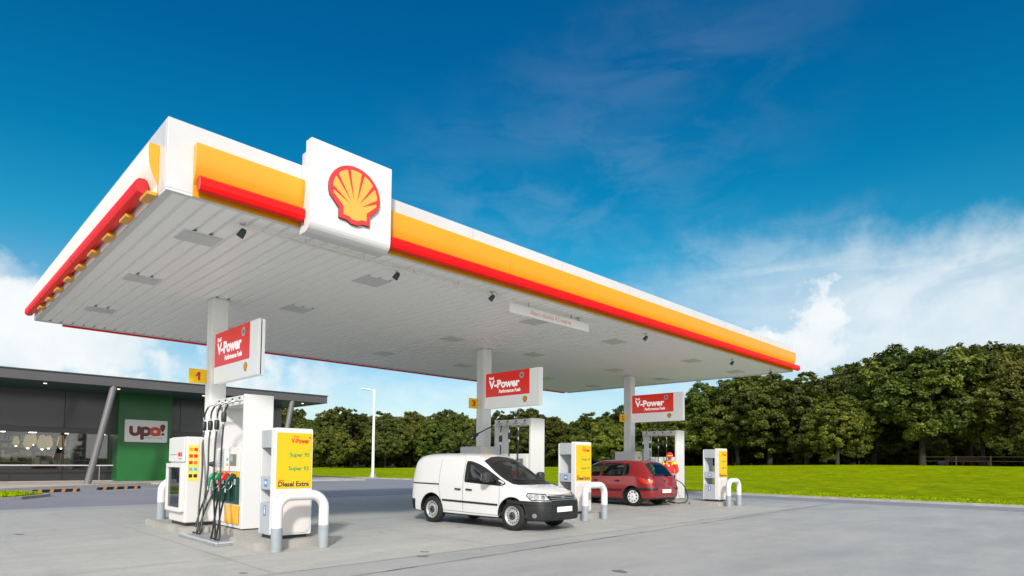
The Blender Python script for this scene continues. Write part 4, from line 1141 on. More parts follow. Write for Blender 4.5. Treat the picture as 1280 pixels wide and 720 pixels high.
    for z in (.725, .765, .805): B.line(b, FP([(-.47, z), (.47, z)]), fr, mat('slat_grey', (.16, .16, .165), .35), .014, .016)
    b.prism([(.055*math.cos(a*PI/10), .055*math.sin(a*PI/10)) for a in range(20)], ((4.345*sc[0], 0, .765*sc[2]), (0, 1, 0), (0, 0, 1)), .0, .02, STEEL)
    b.build('grille_slats', g)
    b = MB()
    for z in (.60, .545, .49, .42, .365, .315): B.line(b, FP([(-.66, z), (.66, z)]), fr, BLKTRIM, .02, .004)
    B.decal(b, FP([(-.42, .31), (.42, .31), (.46, .43), (-.46, .43)]), fr, BLKTRIM, .003, .06); b.build('air_intake', t)
    b = MB()
    px = B.ray(Vector((8, 0, .515*sc[2])), Vector((-1, 0, 0)))[0].x
    b.box(px+.006, px+.022, -.25, .25, .455*sc[2], .575*sc[2], PLATE, .004, 1); b.build('number_plate', t)
    b = MB(); B.line(b, FP([(-.60, .995), (-.50, .86), (0, .845), (.50, .86), (.60, .995)]), fr, SEAM, .008, .002); b.build('bonnet_gap', t)
    for x_ in wx:
        for sd in (1, -1): wheel(t, x_, sd*.735, .30, .18, sd, 'steel')
    # cabin
    b = MB(); b.box(.3, 3.6, -.70, .70, .28, .34, DARK); b.box(1.66, 1.69, -.66, .66, .34, 1.42, DARK); b.box(2.75, 3.05, -.62, .62, .5, .90, DARK, .08, 3); b.build('cabin_lining', t)
    for y in (-.33, .33):
        b = MB(); b.box(1.85, 2.35, y-.22, y+.22, .45, .62, SEAT, .06, 3); m_ = Matrix.Translation((1.88, y, .6)) @ Matrix.Rotation(R_(-12), 4, 'Y'); b.box(-.06, .06, -.23, .23, 0, .58, SEAT, .05, 3, m_); b.box(-.05, .04, -.12, .12, .62, .78, SEAT, .04, 3, m_); b.build('seat', t)
    b = MB(); b.tube([(2.66+.03*math.cos(a*PI/10), .36+.17*math.cos(a*PI/10), .86+.17*math.sin(a*PI/10)) for a in range(21)], .014, DARK, 8); b.build('steering_wheel', t)
    return t

def make_hatch(paint, label):
    t = empty('hatchback_car', (0, 0, 0), label, 'car')
    K = [
     (0.0, [(.42, .33), (.56, .35), (.62, .45), (.60, .565), (.48, .60), (.3, .61), (0, .61)]),
     (.05, [(.58, .28), (.72, .30), (.78, .50), (.745, .66), (.62, .715), (.36, .74), (0, .75)]),
     (.11, [(.63, .25), (.765, .28), (.815, .52), (.775, .80), (.66, .915), (.4, .955), (0, .97)]),
     (.22, [(.68, .23), (.80, .27), (.848, .55), (.815, .89), (.68, 1.055), (.44, 1.11), (0, 1.13)]),
     (.42, [(.72, .22), (.82, .26), (.865, .57), (.845, .93), (.655, 1.255), (.45, 1.325), (0, 1.345)]),
     (.62, [(.75, .21), (.83, .25), (.872, .57), (.858, .93), (.64, 1.365), (.46, 1.44), (0, 1.465)]),
     (.90, [(.76, .2), (.835, .25), (.876, .57), (.864, .925), (.645, 1.40), (.47, 1.475), (0, 1.50)]),
     (1.5, [(.76, .2), (.835, .25), (.876, .57), (.866, .92), (.65, 1.41), (.47, 1.485), (0, 1.51)]),
     (2.1, [(.76, .2), (.835, .25), (.876, .57), (.864, .915), (.645, 1.395), (.47, 1.47), (0, 1.495)]),
     (2.5, [(.76, .2), (.835, .25), (.875, .57), (.860, .91), (.625, 1.30), (.45, 1.37), (0, 1.40)]),
     (3.0, [(.76, .2), (.835, .25), (.873, .57), (.850, .89), (.63, 1.03), (.44, 1.08), (0, 1.12)]),
     (3.25, [(.76, .2), (.835, .25), (.87, .57), (.835, .86), (.64, .94), (.44, .98), (0, 1.00)]),
     (3.75, [(.74, .2), (.815, .24), (.845, .53), (.785, .78), (.60, .85), (.40, .885), (0, .90)]),
     (4.05, [(.62, .22), (.71, .25), (.74, .45), (.67, .63), (.50, .71), (.3, .74), (0, .75)]),
     (4.20, [(.38, .28), (.48, .30), (.52, .40), (.48, .50), (.34, .54), (.2, .55), (0, .55)])]
    B = Body(K, 140); wx = {.76: .31, 3.37: .31}
    w1 = [(1.10, .985), (1.95, .97), (1.93, 1.355), (1.55, 1.375), (1.20, 1.365), (1.08, 1.25)]
    wq = [(.90, 1.02), (1.045, .99), (1.03, 1.24), (1.10, 1.36), (.98, 1.35), (.90, 1.24)]
    w2 = [(2.02, .97), (3.02, .955), (2.90, 1.03), (2.60, 1.21), (2.38, 1.30), (2.20, 1.345), (2.02, 1.355)]
    rg = [(-.56, 1.005), (0, .985), (.56, 1.005), (.57, 1.10), (.53, 1.33), (.3, 1.375), (0, 1.39), (-.3, 1.375), (-.53, 1.33), (-.57, 1.10)]
    wsc = [(-.60, 1.03), (0, 1.00), (.60, 1.03), (.56, 1.30), (0, 1.41), (-.56, 1.30)]
    wsc = [(-.62, 1.06), (0, 1.04), (.62, 1.06), (.58, 1.29), (.3, 1.35), (0, 1.37), (-.3, 1.35), (-.58, 1.29)]
    shrink = lambda Pg, k: [(cx+(x-cx)*k, cz+(z-cz)*k) for cx, cz in [(sum(p[0] for p in Pg)/len(Pg), sum(p[1] for p in Pg)/len(Pg))] for x, z in Pg]
    holes = [(k, s_, shrink(p, .92)) for p in (w1, wq, w2) for k, s_ in (('side', 1), ('side', -1))]+[('rear', 1, shrink(rg, .95)), ('front', 1, shrink(wsc, .95))]
    shell(B, 'body', t, paint, wx, .355, holes)
    for sd in (1, -1):
        fr = B.frame('side', sd)
        for p in (w1, wq, w2):
            b = MB(); B.ring(b, p, fr, BLKTRIM, .045, .003); f = b.build('window', t)
            b = MB(); B.decal(b, p, fr, GLASSC, .0015, .07, thick=False); b.build('pane', f)
        b = MB()
        B.line(b, [(1.985, 1.38), (1.985, .95), (1.97, .5), (1.98, .27)], fr, SEAM, .008)
        B.line(b, [(1.07, 1.36), (1.05, .95), (1.13, .72), (1.17, .5), (1.24, .28)], fr, SEAM, .008)
        B.line(b, [(3.02, .93), (3.0, .5), (3.0, .27)], fr, SEAM, .008); B.line(b, [(1.24, .275), (3.0, .27)], fr, SEAM, .008)
        B.line(b, [(.03, .625), (.25, .66), (.42, .655)], fr, SEAM, .008)
        b.build('panel_gaps', t)
        b = MB(); B.decal(b, [(1.14, .49), (2.98, .49), (2.98, .535), (1.14, .535)], fr, BLKTRIM, .012, .08, False); b.build('rub_strip', t)
        for hx in (1.22, 2.10):
            b = MB(); B.decal(b, [(hx, .80), (hx+.20, .80), (hx+.20, .825), (hx, .825)], fr, BLKTRIM, .030, .04, False); B.decal(b, [(hx+.03, .775), (hx+.13, .775), (hx+.13, .845), (hx+.03, .845)], fr, BLKTRIM, .006, .04, False); b.build('door_handle', t)
        y = .80*sd; b = MB(); b.box(2.78, 2.86, min(y, y+.08*sd), max(y, y+.08*sd), .96, 1.0, BLKTRIM, .01, 2); b.box(2.74, 2.86, min(y+.05*sd, y+.24*sd), max(y+.05*sd, y+.24*sd), .96, 1.11, paint, .045, 3); b.build('door_mirror', t)
        d = Vector((.74, -.67*sd, 0)).normalized(); rt = Vector((-d.y, d.x, 0))*sd
        fo = (Vector((.30, .66*sd, 0))-d*2, rt, Vector((0, 0, 1)), d)
        # coordinate a runs from the flank (negative) to the tailgate (positive)
        sgn = 1 if rt.y*sd < 0 else -1
        TL = [(-.30, .91), (-.05, .885), (.17, .86), (.155, .77), (.02, .725), (-.14, .735), (-.26, .83)]
        TL = [(a*sgn, z) for a, z in TL]
        b = MB(); B.decal(b, TL, fo, mat('tail_lamp_red', (.55, .015, .012), .08, coat=1.), .010, .04); h = b.build('tail_light', t)
        b = MB(); B.decal(b, [(a*sgn, z) for a, z in [(-.02, .77), (.10, .775), (.11, .85), (-.02, .865)]], fo, mat('tail_lamp_amber', (.75, .20, .05), .1, coat=1.), .0125, .03, thick=False); B.decal(b, [(a*sgn, z) for a, z in [(-.13, .80), (-.05, .78), (-.05, .83), (-.13, .85)]], fo, LOGORED, .0125, .03, thick=False); b.build('lamp_segment', h)
        b = MB(); B.decal(b, [(a*sgn, z) for a, z in [(-.36, .535), (.30, .535), (.30, .60), (-.36, .60)]], fo, BLKTRIM, .016, .05, False); b.build('bumper_strip', t)
        hd = Vector((-.75, -.66*sd, 0)).normalized(); rt2 = Vector((-hd.y, hd.x, 0)); fh = (Vector((3.9, .6*sd, 0))-hd*2, rt2, Vector((0, 0, 1)), hd)
        b = MB(); B.decal(b, [(-.2, .60), (.2, .60), (.22, .72), (-.22, .72)], fh, LAMPG, .005, .04); b.build('headlight', t)
        b = MB()
        for wxx in (.76, 3.37): B.line(b, [(wxx+.358*math.cos(R_(a)), .31+.358*math.sin(R_(a))) for a in range(0, 181, 6)], fr, SEAM, .010, .003, .2)
        b.build('arch_lip', t)
    fr = B.frame('rear')
    b = MB(); B.ring(b, rg, fr, BLKTRIM, .05, .003); f = b.build('rear_window', t); b = MB(); B.decal(b, rg, fr, GLASSC, .0015, .06, thick=False); b.build('pane', f)
    b = MB(); B.line(b, [(0, 1.01), (.40, 1.035)], fr, BLKTRIM, .018, .02); b.build('rear_wiper', f)
    b = MB(); B.line(b, [(-.60, 1.36), (-.70, .95), (-.58, .72), (-.50, .64), (.50, .64), (.58, .72), (.70, .95), (.60, 1.36)], fr, SEAM, .009, .002)
    b.build('tailgate_gap', t)
    px = B.ray(Vector((-3, 0, .50)), Vector((1, 0, 0)))[0].x
    b = MB(); b.box(px-.02, px-.006, -.26, .26, .44, .555, PLATE, .004, 1); b.build('number_plate', t)
    px = B.ray(Vector((-3, .0, .82)), Vector((1, 0, 0)))[0].x
    b = MB(); b.box(px-.016, px-.004, -.03, .03, .80, .86, DARK, .005, 1); b.build('tailgate_badge', t)
    b = MB(); px = B.ray(Vector((-3, .5, .34)), Vector((1, 0, 0)))[0].x; B.line(b, [(-.60, .37), (.60, .37)], fr, SEAM, .012, .003); b.build('bumper_crease', t)
    fr = B.frame('front'); b = MB(); B.ring(b, wsc, fr, BLKTRIM, .05, .003); f = b.build('windscreen', t); b = MB(); B.decal(b, wsc, fr, GLASSC, .0015, .07, thick=False); b.build('pane', f)
    b = MB(); B.decal(b, [(-.4, .45), (.4, .45), (.4, .6), (-.4, .6)], fr, BLKTRIM, .004, .06); b.build('grille', t)
    for x_ in wx:
        for sd in (1, -1): wheel(t, x_, sd*.775, .31, .19, sd, 'cap')
    b = MB(); b.box(.2, 3.3, -.72, .72, .27, .33, DARK); b.box(.25, .9, -.62, .62, .33, .85, DARK, .05, 2); b.box(2.75, 3.05, -.68, .68, .4, .93, DARK, .08, 3); b.build('cabin_lining', t)
    for x_ in (1.0, 1.95):
        for y in (-.36, .36):
            b = MB(); b.box(x_, x_+.48, y-.24, y+.24, .42, .58, SEAT, .06, 3); m_ = Matrix.Translation((x_, y, .55)) @ Matrix.Rotation(R_(-13), 4, 'Y'); b.box(-.06, .06, -.23, .23, 0, .58, SEAT, .05, 3, m_); b.box(-.05, .04, -.12, .12, .60, .76, SEAT, .04, 3, m_); b.build('seat', t)
    b = MB(); b.tube([(2.60+.03*math.cos(a*PI/10), .36+.17*math.cos(a*PI/10), .86+.17*math.sin(a*PI/10)) for a in range(21)], .014, DARK, 8); b.build('steering_wheel', t)
    return t
van = make_van()
# near side of the van is its right flank; heading towards the camera side
th = R_(-90+4)
def seat_at(t, wheel_local, world, th):
    w = Matrix.Rotation(th, 3, 'Z') @ Vector((wheel_local[0], wheel_local[1], 0)); t.rotation_euler = (0, 0, th); t.location = Vector((world[0]-w.x, world[1]-w.y, .004))
seat_at(van, (3.545*.90, -.73), (8.80, 8.74), th)
redpaint = mat('car_red_paint', (.24, .010, .013), .2, coat=1., metal=.15)
car = make_hatch(redpaint, 'dark red hatchback being refuelled at the farthest pump')
seat_at(car, (.76, .775), (16.74, 11.14), R_(90))
tanp = mat('car_tan_paint', (.30, .24, .18), .25, coat=1., metal=.3)
car2 = copy_tree(car, label='tan car parked by the green wall, mostly hidden behind the service cabinet')
for q in bpy.data.objects:
    if q.parent == car2 and any(s_.material == redpaint for s_ in q.material_slots):
        q.data = q.data.copy()
        for i, mm in enumerate(q.data.materials):
            if mm == redpaint: q.data.materials[i] = tanp
seat_at(car2, (3.37, .775), (11.25, 38.0), R_(90)); car2.location.z = .0
# ------------------------------------------------------------------ the shop
O = (6, 43, .11)
shop = empty('shop_building', O, 'low dark grey glazed shop with overhanging flat roof and green wall', 'shop')
BX0, BX1, GY = -14., 18.5, 40.9
b = MB(); b.box(BX0-2, 19.1, 35.72, 52, 5.03, 5.13, TEAL); b.box(BX0-2, 19.12, 35.70, 35.95, 5.0, 5.44, SHOPGREY, .01, 1); b.box(18.9, 19.12, 35.952, 52, 5.0, 5.44, SHOPGREY, .01, 1)
b.box(BX0-2, 19.0, 35.96, 52, 5.30, 5.42, SHOPGREY); r = b.build('roof', shop, O)
b = MB(); b.box(BX0-2, 19.16, 35.66, 35.97, 5.4425, 5.50, mat('roof_edge', (.03, .03, .03), .5)); b.box(18.88, 19.16, 35.972, 52, 5.4425, 5.50, MATS['roof_edge']); b.build('roof_edge', r, O)
b = MB()
for x in (-3, .5, 4.9, 8.0, 12.2, 15.6, 18.2): b.lathe([(0, 0), (.07, 0), (.07, -.015), (.05, -.02), (0, -.018)], mat('downlight', (.9, .85, .7), .4, emit=(1, .85, .6), estr=2.5), 14, Matrix.Translation((x, 37.2, 5.029)))
b.build('downlight', r, O)
# upper dark panels, with a faint reflected strip pattern left to the gloss
b = MB(); x = BX0
while x < BX1-.1:
    x2 = min(x+2.9, BX1); b.box(x+.01, x2-.01, GY-.03, GY+.05, 3.02, 5.028, PANELGREY, .004, 1); x = x2
b.build('upper_panel', shop, O)
b = MB(); b.box(BX0, BX1, GY-.06, GY+.10, 2.74, 3.018, mat('transom_grey', (.065, .067, .07), .35), .01, 1); b.build('transom', shop, O)
b = MB(); x = BX0
while x < BX1-.1:
    x2 = min(x+2.9, BX1); b.box(x+.01, x2-.01, GY-.05, GY+.08, .115, .74, SHOPDARK, .004, 1); x = x2
b.build('plinth', shop, O)
b = MB(); b.box(BX0, BX1, GY-.30, GY-.06, .105, .14, PAVE); b.build('step', shop, O)
x = BX0; k = 0
while x < BX1-.1:
    x2 = min(x+2.9, BX1)
    if not (x > 8.9 and x2 < 11.0):
        b = MB()
        for xx in (x+.01, x2-.05): b.box(xx, xx+.04, GY-.02, GY+.04, .742, 2.738, DARK)
        b.box(x+.051, x2-.051, GY-.02, GY+.04, .742, .79, DARK); f = b.build('window', shop, O)
        b = MB(); b.box(x+.052, x2-.052, GY+.005, GY+.015, .791, 2.737, GLASSS); b.build('pane', f, O)
    x = x2
b = MB(); b.tube([(BX0, 40.3, .98), (8.55, 40.3, .98)], .035, mat('rail_light', (.55, .55, .54), .35), 10)
for xx in (-12, -8, -4, 0, 3.6, 7.9): b.tube([(xx, 40.3, .98), (xx, 40.3, .11)], .02, STEEL, 8)
tag(b.build('handrail', None, (2, 40.3, .11)), 'pale handrail in front of the shop windows', 'handrail')
# interior
b = MB(); b.box(BX0, BX1, GY+.2, 50, .10, .13, INTF); b.build('interior_floor', shop, O)
b = MB(); b.box(BX0, BX1, 49.9, 50, .131, 5.02, INTW); b.box(BX0, BX0+.1, GY+.1, 49.89, .131, 5.02, INTW); b.box(BX1-.12, BX1, GY+.06, 49.89, .131, 5.02, SHOPGREY); b.build('wall', shop, O)
b = MB(); b.box(BX0+.11, BX1-.13, GY+.12, 49.88, 2.95, 3.0, mat('interior_ceiling', (.14, .13, .12), .7)); 
b.build('ceiling', shop, O)
b = MB(); b.box(2.2, 3.7, 41.6, 42.6, .131, 2.94, mat('stone_pier', (.23, .21, .18), .7, noise=.2)); b.build('pier', shop, O)
b = MB(); b.tube([(6.93, 42.5, .13), (6.93, 42.5, 2.94)], .15, mat('round_column', (.42, .42, .43), .4), 20); b.build('round_column', shop, O)
b = MB(); lm = mat('ceiling_lamp', (1, .95, .85), .4, emit=(1, .90, .72), estr=10)
for xx in (-9, -6, -3, 0, 4.1, 5.6, 7.4, 9.2, 12.3, 15.4):
    for yy in (44.5, 47.5): b.box(xx, xx+.35, yy, yy+.35, 2.92, 2.948, lm)
b.build('ceiling_lamp', shop, O)
# fittings seen through the glass
random.seed(11)
fit_mats = [mat('fit_%s' % n, c, .5) for n, c in (('cream', (.55, .50, .42)), ('steel', (.45, .46, .47)), ('brown', (.16, .08, .05)), ('maroon', (.20, .05, .05)), ('black', (.02, .02, .02)), ('amber', (.6, .35, .1)), ('white', (.75, .74, .70)))]
def counter(x0, x1, y, h, label):
    O2 = ((x0+x1)/2, y, .13); b = MB(); b.box(x0, x1, y-.35, y+.35, .131, h-.05, random.choice(fit_mats[1:4]), .01, 1); b.box(x0-.04, x1+.04, y-.4, y+.4, h-.049, h, fit_mats[0], .01, 1)
    o = tag(b.build('shop_counter', None, O2), label, 'counter', 'counters inside the shop'); 
    b = MB(); x = x0+.1
    while x < x1-.3:
        w, hh = random.uniform(.15, .45), random.uniform(.12, .45)
        b.box(x, x+w, y-random.uniform(.1, .3), y+random.uniform(.1, .3), h+.001, h+hh, random.choice(fit_mats), .02, 1); x += w+random.uniform(.03, .2)
    b.build('goods', o, O2)
counter(4.1, 5.5, 46.5, 1.15, 'counter inside the shop near the stone pier')
counter(5.6, 8.4, 46.8, 1.25, 'long counter behind the round column inside the shop')
counter(5.0, 7.2, 44.3, 1.0, 'low counter with goods just behind the shop window')
counter(11.6, 16.5, 45.5, 1.2, 'counter inside the shop, right of the green wall')
for i, (x0, x1) in enumerate(((3.9, 6.0), (6.1, 8.8), (11.5, 14.2), (14.4, 17.0))):
    O2 = ((x0+x1)/2, 49.5, .13); b = MB()
    b.box(x0, x0+.05, 49.3, 49.85, .131, 2.9, DARK); b.box(x1-.05, x1, 49.3, 49.85, .131, 2.9, DARK)
    for z in (.5, 1.0, 1.5, 2.0, 2.45): b.box(x0+.051, x1-.051, 49.3, 49.85, z, z+.04, fit_mats[1])
    o = tag(b.build('shop_shelf', None, O2), ['shelf rack at the back of the shop, left end', 'shelf rack at the back of the shop behind the pendants', 'shelf rack at the back of the shop, first right of the green wall', 'shelf rack at the back of the shop, farthest right'][i], 'shelf', 'shelves inside the shop')
    b = MB()
    for z in (.54, 1.04, 1.54, 2.04, 2.49):
        x = x0+.08
        while x < x1-.3:
            w, hh = random.uniform(.08, .3), random.uniform(.12, .38)
            b.box(x, x+w, 49.35, 49.75, z+.001, z+hh, random.choice(fit_mats)); x += w+random.uniform(.01, .12)
    b.build('goods', o, O2)
# pendant lamps (lit)
shade = mat('woven_shade', (.50, .43, .32), .7, noise=.2, nscale=20, emit=(1, .75, .42), estr=.30); bulb = mat('bulb', (1, .9, .7), .4, emit=(1, .88, .62), estr=14)
pend = None
for i, (x, y, z, k, w) in enumerate(((4.52, 43.2, 2.28, .62, 'leftmost, small'), (5.02, 43.0, 2.27, .86, 'second from the left'), (5.32, 43.6, 2.42, .70, 'small, behind the second large one'), (5.66, 43.0, 2.25, .92, 'large, in the middle'), (6.0, 43.4, 2.27, .82, 'fifth from the left'), (6.55, 43.1, 2.29, .85, 'rightmost, beside the round column'))):
    if pend is None:
        pend = empty('pendant_lamp', (0, 0, 0), '', 'pendant lamp', 'pale woven pendant lamps inside the shop')
        b = MB(); b.lathe([(.06, .46), (.14, .40), (.18, .30), (.26, -.10), (.27, -.16), (.14, -.42), (.12, -.42), (.25, -.16), (.16, .29)], shade, 20); b.build('lamp_shade', pend)
        b = MB(); b.tube([(0, 0, .44), (0, 0, .62)], .01, DARK, 6); b.build('cord', pend)
        b = MB(); b.lathe([(0, -.30), (.06, -.34), (.08, -.40), (.05, -.46), (0, -.47)], bulb, 12); b.build('bulb', pend)
        c = pend
    else: c = copy_tree(pend)
    c.location = (x, y, z); c.scale = (k, k, k); c['label'] = 'woven pendant lamp in the shop window, '+w
# green wall with its sign
b = MB(); b.box(8.6, 11.30, 39.70, 41.6, .105, 5.027, SHOPGREEN, .006, 1); b.build('green_wall', shop, O)
# leaning round pillars under the roof edge
for (a, c) in (((6.55, 35.85, .10), (7.50, 35.85, 5.0)), ((16.05, 35.85, .10), (16.87, 35.85, 5.0)), ((-3.2, 35.85, .10), (-2.3, 35.85, 5.0))):
    b = MB(); b.tube([a, c], .155, PILLAR, 24); b.box(a[0]-.2, a[0]+.2, a[1]-.2, a[1]+.2, .105, .125, STEEL); b.build('leaning_pillar', shop, O)
O2 = (9.97, 39.6, 2.95); s = empty('shop_sign', O2, 'white upa! sign with brown and brick red letters on the green wall', 'sign')
f = FY(8.89, 39.699, 2.32); w, h = 2.17, 1.27
b = MB(); b.prism(rpoly(0, w, 0, h, .07), f, .002, .10, WHITE2); b.prism(rpoly(.04, w-.04, .04, h-.04, .05), f, .1005, .103, mat('sign_grey', (.70, .69, .71), .4)); b.build('sign_board', s, O2)
def stroke(b, pts, r, m, z0, z1, halo=False):
    for i in range(len(pts)-1):
        a, c = Vector(pts[i]), Vector(pts[i+1]); d = (c-a).normalized() if (c-a).length > 0 else Vector((1, 0)); n_ = Vector((-d.y, d.x))
        A0 = math.atan2(n_.y, n_.x)
        poly = [tuple(a+Vector((math.cos(A0+PI*k/8), math.sin(A0+PI*k/8)))*r) for k in range(9)]+[tuple(c+Vector((math.cos(A0+PI+PI*k/8), math.sin(A0+PI+PI*k/8)))*r) for k in range(9)]
        b.prism(poly, f, z0+.00003*i, z1+.00003*i, m)
def arcp(cx, cy, rx, ry, a0, a1, n=14): return [(cx+rx*math.cos(R_(a0+(a1-a0)*i/n)), cy+ry*math.sin(R_(a0+(a1-a0)*i/n))) for i in range(n+1)]
U = [(.30, .83)]+arcp(.50, .60, .20, .17, 180, 360)+[(.70, .83)]
Pp = arcp(1.04, .625, .20, .19, 180, 540, 22); Pst = [(.86, .78), (.86, .62), (.86, .22)]
Aa = arcp(1.52, .625, .20, .18, 0, 360, 22)
letters = ((U, LOGOBROWN, .095), (Pst, LOGOBROWN, .095), (Pp, LOGOBROWN, .095), (Aa, LOGOBRICK, .10), ([(1.74, .76), (1.74, .46)], LOGOBRICK, .075))
b = MB()
for i, (p, m, r_) in enumerate(letters): stroke(b, p, r_+.035, mat('letter_halo', (.80, .78, .70), .4), .104, .106+.0007*i)
b.build('letter_halo', s, O2)
for grp in ((0,), (1, 2), (3, 4)):
    b = MB()
    for i in grp: stroke(b, letters[i][0], letters[i][2], letters[i][1], .1105, .118+.0011*i)
    b.build('letter', s, O2)
b = MB(); b.prism([(1.76, .94), (1.84, 1.05), (1.96, 1.06), (2.06, .97), (2.03, .80), (1.93, .62), (1.86, .62)], f, .1105, .125, LOGOBROWN)
b.prism([(1.93+.085*math.cos(a*PI/10), .48+.075*math.sin(a*PI/10)) for a in range(20)], f, .1105, .125, mat('dot_olive', (.06, .05, .015), .4))
b.build('letter', s, O2); b = MB()
for k in range(14):
    if k in (6, 9): continue
    b.prism(rpoly(.98+k*.066, .98+k*.066+.05, .245, .245+(.03 if k % 3 else .045), .008, 2), f, .1035, .106, TXTGRY)
b.build('tagline', s, O2)
# black and orange wheel stops
ws0 = None
for i, (x0, y0, x1, y1, lb) in enumerate(((3.75, 30.25, 5.35, 30.75, 'black and orange rubber wheel stop, the left one, nearer the grass verge'), (6.15, 31.5, 7.95, 32.35, 'black and orange rubber wheel stop, the right one, before the green wall'))):
    L_ = math.hypot(x1-x0, y1-y0); a = math.atan2(y1-y0, x1-x0)
    if ws0 is None:
        ws0 = empty('wheel_stop', (0, 0, 0), lb, 'wheel stop', 'black and orange wheel stops'); Lq = L_
        b = MB(); b.prism([(-.08, 0), (.08, 0), (.05, .115), (-.05, .115)], ((0, 0, 0), (0, 1, 0), (0, 0, 1)), 0, L_, RUBBER); b.build('rubber_bar', ws0)
        for k in range(4):
            b = MB(); u = .12+k*L_*.25; b.prism([(u, -.0), (u+.13, -.0), (u+.17, .115), (u+.04, .115)], ((0, -.083, 0), (1, 0, 0), (0, 0, 1)), 0, .003, mat('reflector_orange', (.55, .21, .04), .6)); b.box(u+.04, u+.17, -.048, .048, .1155, .119, MATS['reflector_orange'])
            b.build('reflector', ws0)
        c = ws0
    else: c = copy_tree(ws0, label=lb)
    c.location = (x0, y0, 0.004); c.rotation_euler = (0, 0, a); c.scale = (L_/Lq, 1, 1)
# lamp post
O2 = (26.1, 41.28, .05); s = empty('street_lamp', O2, 'tall thin white lamp post with one short arm on the far road edge', 'street lamp')
b = MB(); b.tube([(26.1, 41.28, .1), (26.1, 41.28, 6.95)], [.115, .075], mat('post_white', (.80, .80, .80), .4), 16); b.build('post', s, O2)
b = MB(); b.tube([(26.1, 41.28, 6.85), (25.6, 41.28, 6.90)], .04, MATS['post_white'], 10); b.box(24.95, 25.65, 41.15, 41.41, 6.87, 6.96, MATS['post_white'], .03, 2); b.build('lamp_head', s, O2)
b = MB(); b.box(25.8, 26.4, 40.98, 41.58, .0, .10, MATS['guard_sleeve'], .02, 1)
for a in range(4): 
    cx_, cy_ = math.cos(a*PI/2), math.sin(a*PI/2); b.add([(26.1+cx_*.1, 41.28+cy_*.1, .1), (26.1+cx_*.33, 41.28+cy_*.33, .1), (26.1+cx_*.1, 41.28+cy_*.1, .62), (26.1+cx_*.1-cy_*.015, 41.28+cy_*.1+cx_*.015, .1)], [[0, 1, 2], [0, 2, 3], [3, 2, 1]], MATS['guard_sleeve'])
b.build('base', s, O2)
# ------------------------------------------------------------------ trees
def leaf_mat(name, c0, c1, c2):
    m = bpy.data.materials.new(name); m.use_nodes = True
    t = m.node_tree; n = t.nodes; l = t.links; b = n['Principled BSDF']; out = n['Material Output']
    at = n.new('ShaderNodeAttribute'); at.attribute_name = 'tone'
    oi = n.new('ShaderNodeObjectInfo')
    r = n.new('ShaderNodeValToRGB'); e = r.color_ramp.elements
    e[0].color = (*c0, 1); e[1].color = (*c2, 1); q = e.new(.5); q.color = (*c1, 1)
    l.new(at.outputs['Fac'], r.inputs[0])
    hs = n.new('ShaderNodeHueSaturation'); mr = n.new('ShaderNodeMapRange'); mr.inputs[3].default_value = .492; mr.inputs[4].default_value = .525
    l.new(oi.outputs['Random'], mr.inputs[0]); l.new(mr.outputs[0], hs.inputs['Hue'])
    m2 = n.new('ShaderNodeMapRange'); m2.inputs[3].default_value = .75; m2.inputs[4].default_value = 1.25; l.new(oi.outputs['Random'], m2.inputs[0]); l.new(m2.outputs[0], hs.inputs['Value'])
    l.new(r.outputs[0], hs.inputs['Color']); l.new(hs.outputs[0], b.inputs['Base Color']); b.inputs['Roughness'].default_value = .55; b.inputs['Specular IOR Level'].default_value = .3
    tr = n.new('ShaderNodeBsdfTranslucent'); l.new(hs.outputs[0], tr.inputs[0])
    mx_ = n.new('ShaderNodeMixShader'); mx_.inputs[0].default_value = .25; l.new(b.outputs[0], mx_.inputs[1]); l.new(tr.outputs[0], mx_.inputs[2]); l.new(mx_.outputs[0], out.inputs[0])
    return m
LEAF = leaf_mat('leaf_green', (.020, .034, .008), (.085, .104, .014), (.20, .205, .024))
LEAFY = leaf_mat('leaf_light', (.04, .058, .010), (.125, .140, .018), (.25, .245, .03))
BARK = mat('bark', (.030, .025, .018), .9, noise=.3, nscale=6, bump=.6, bscale=20)
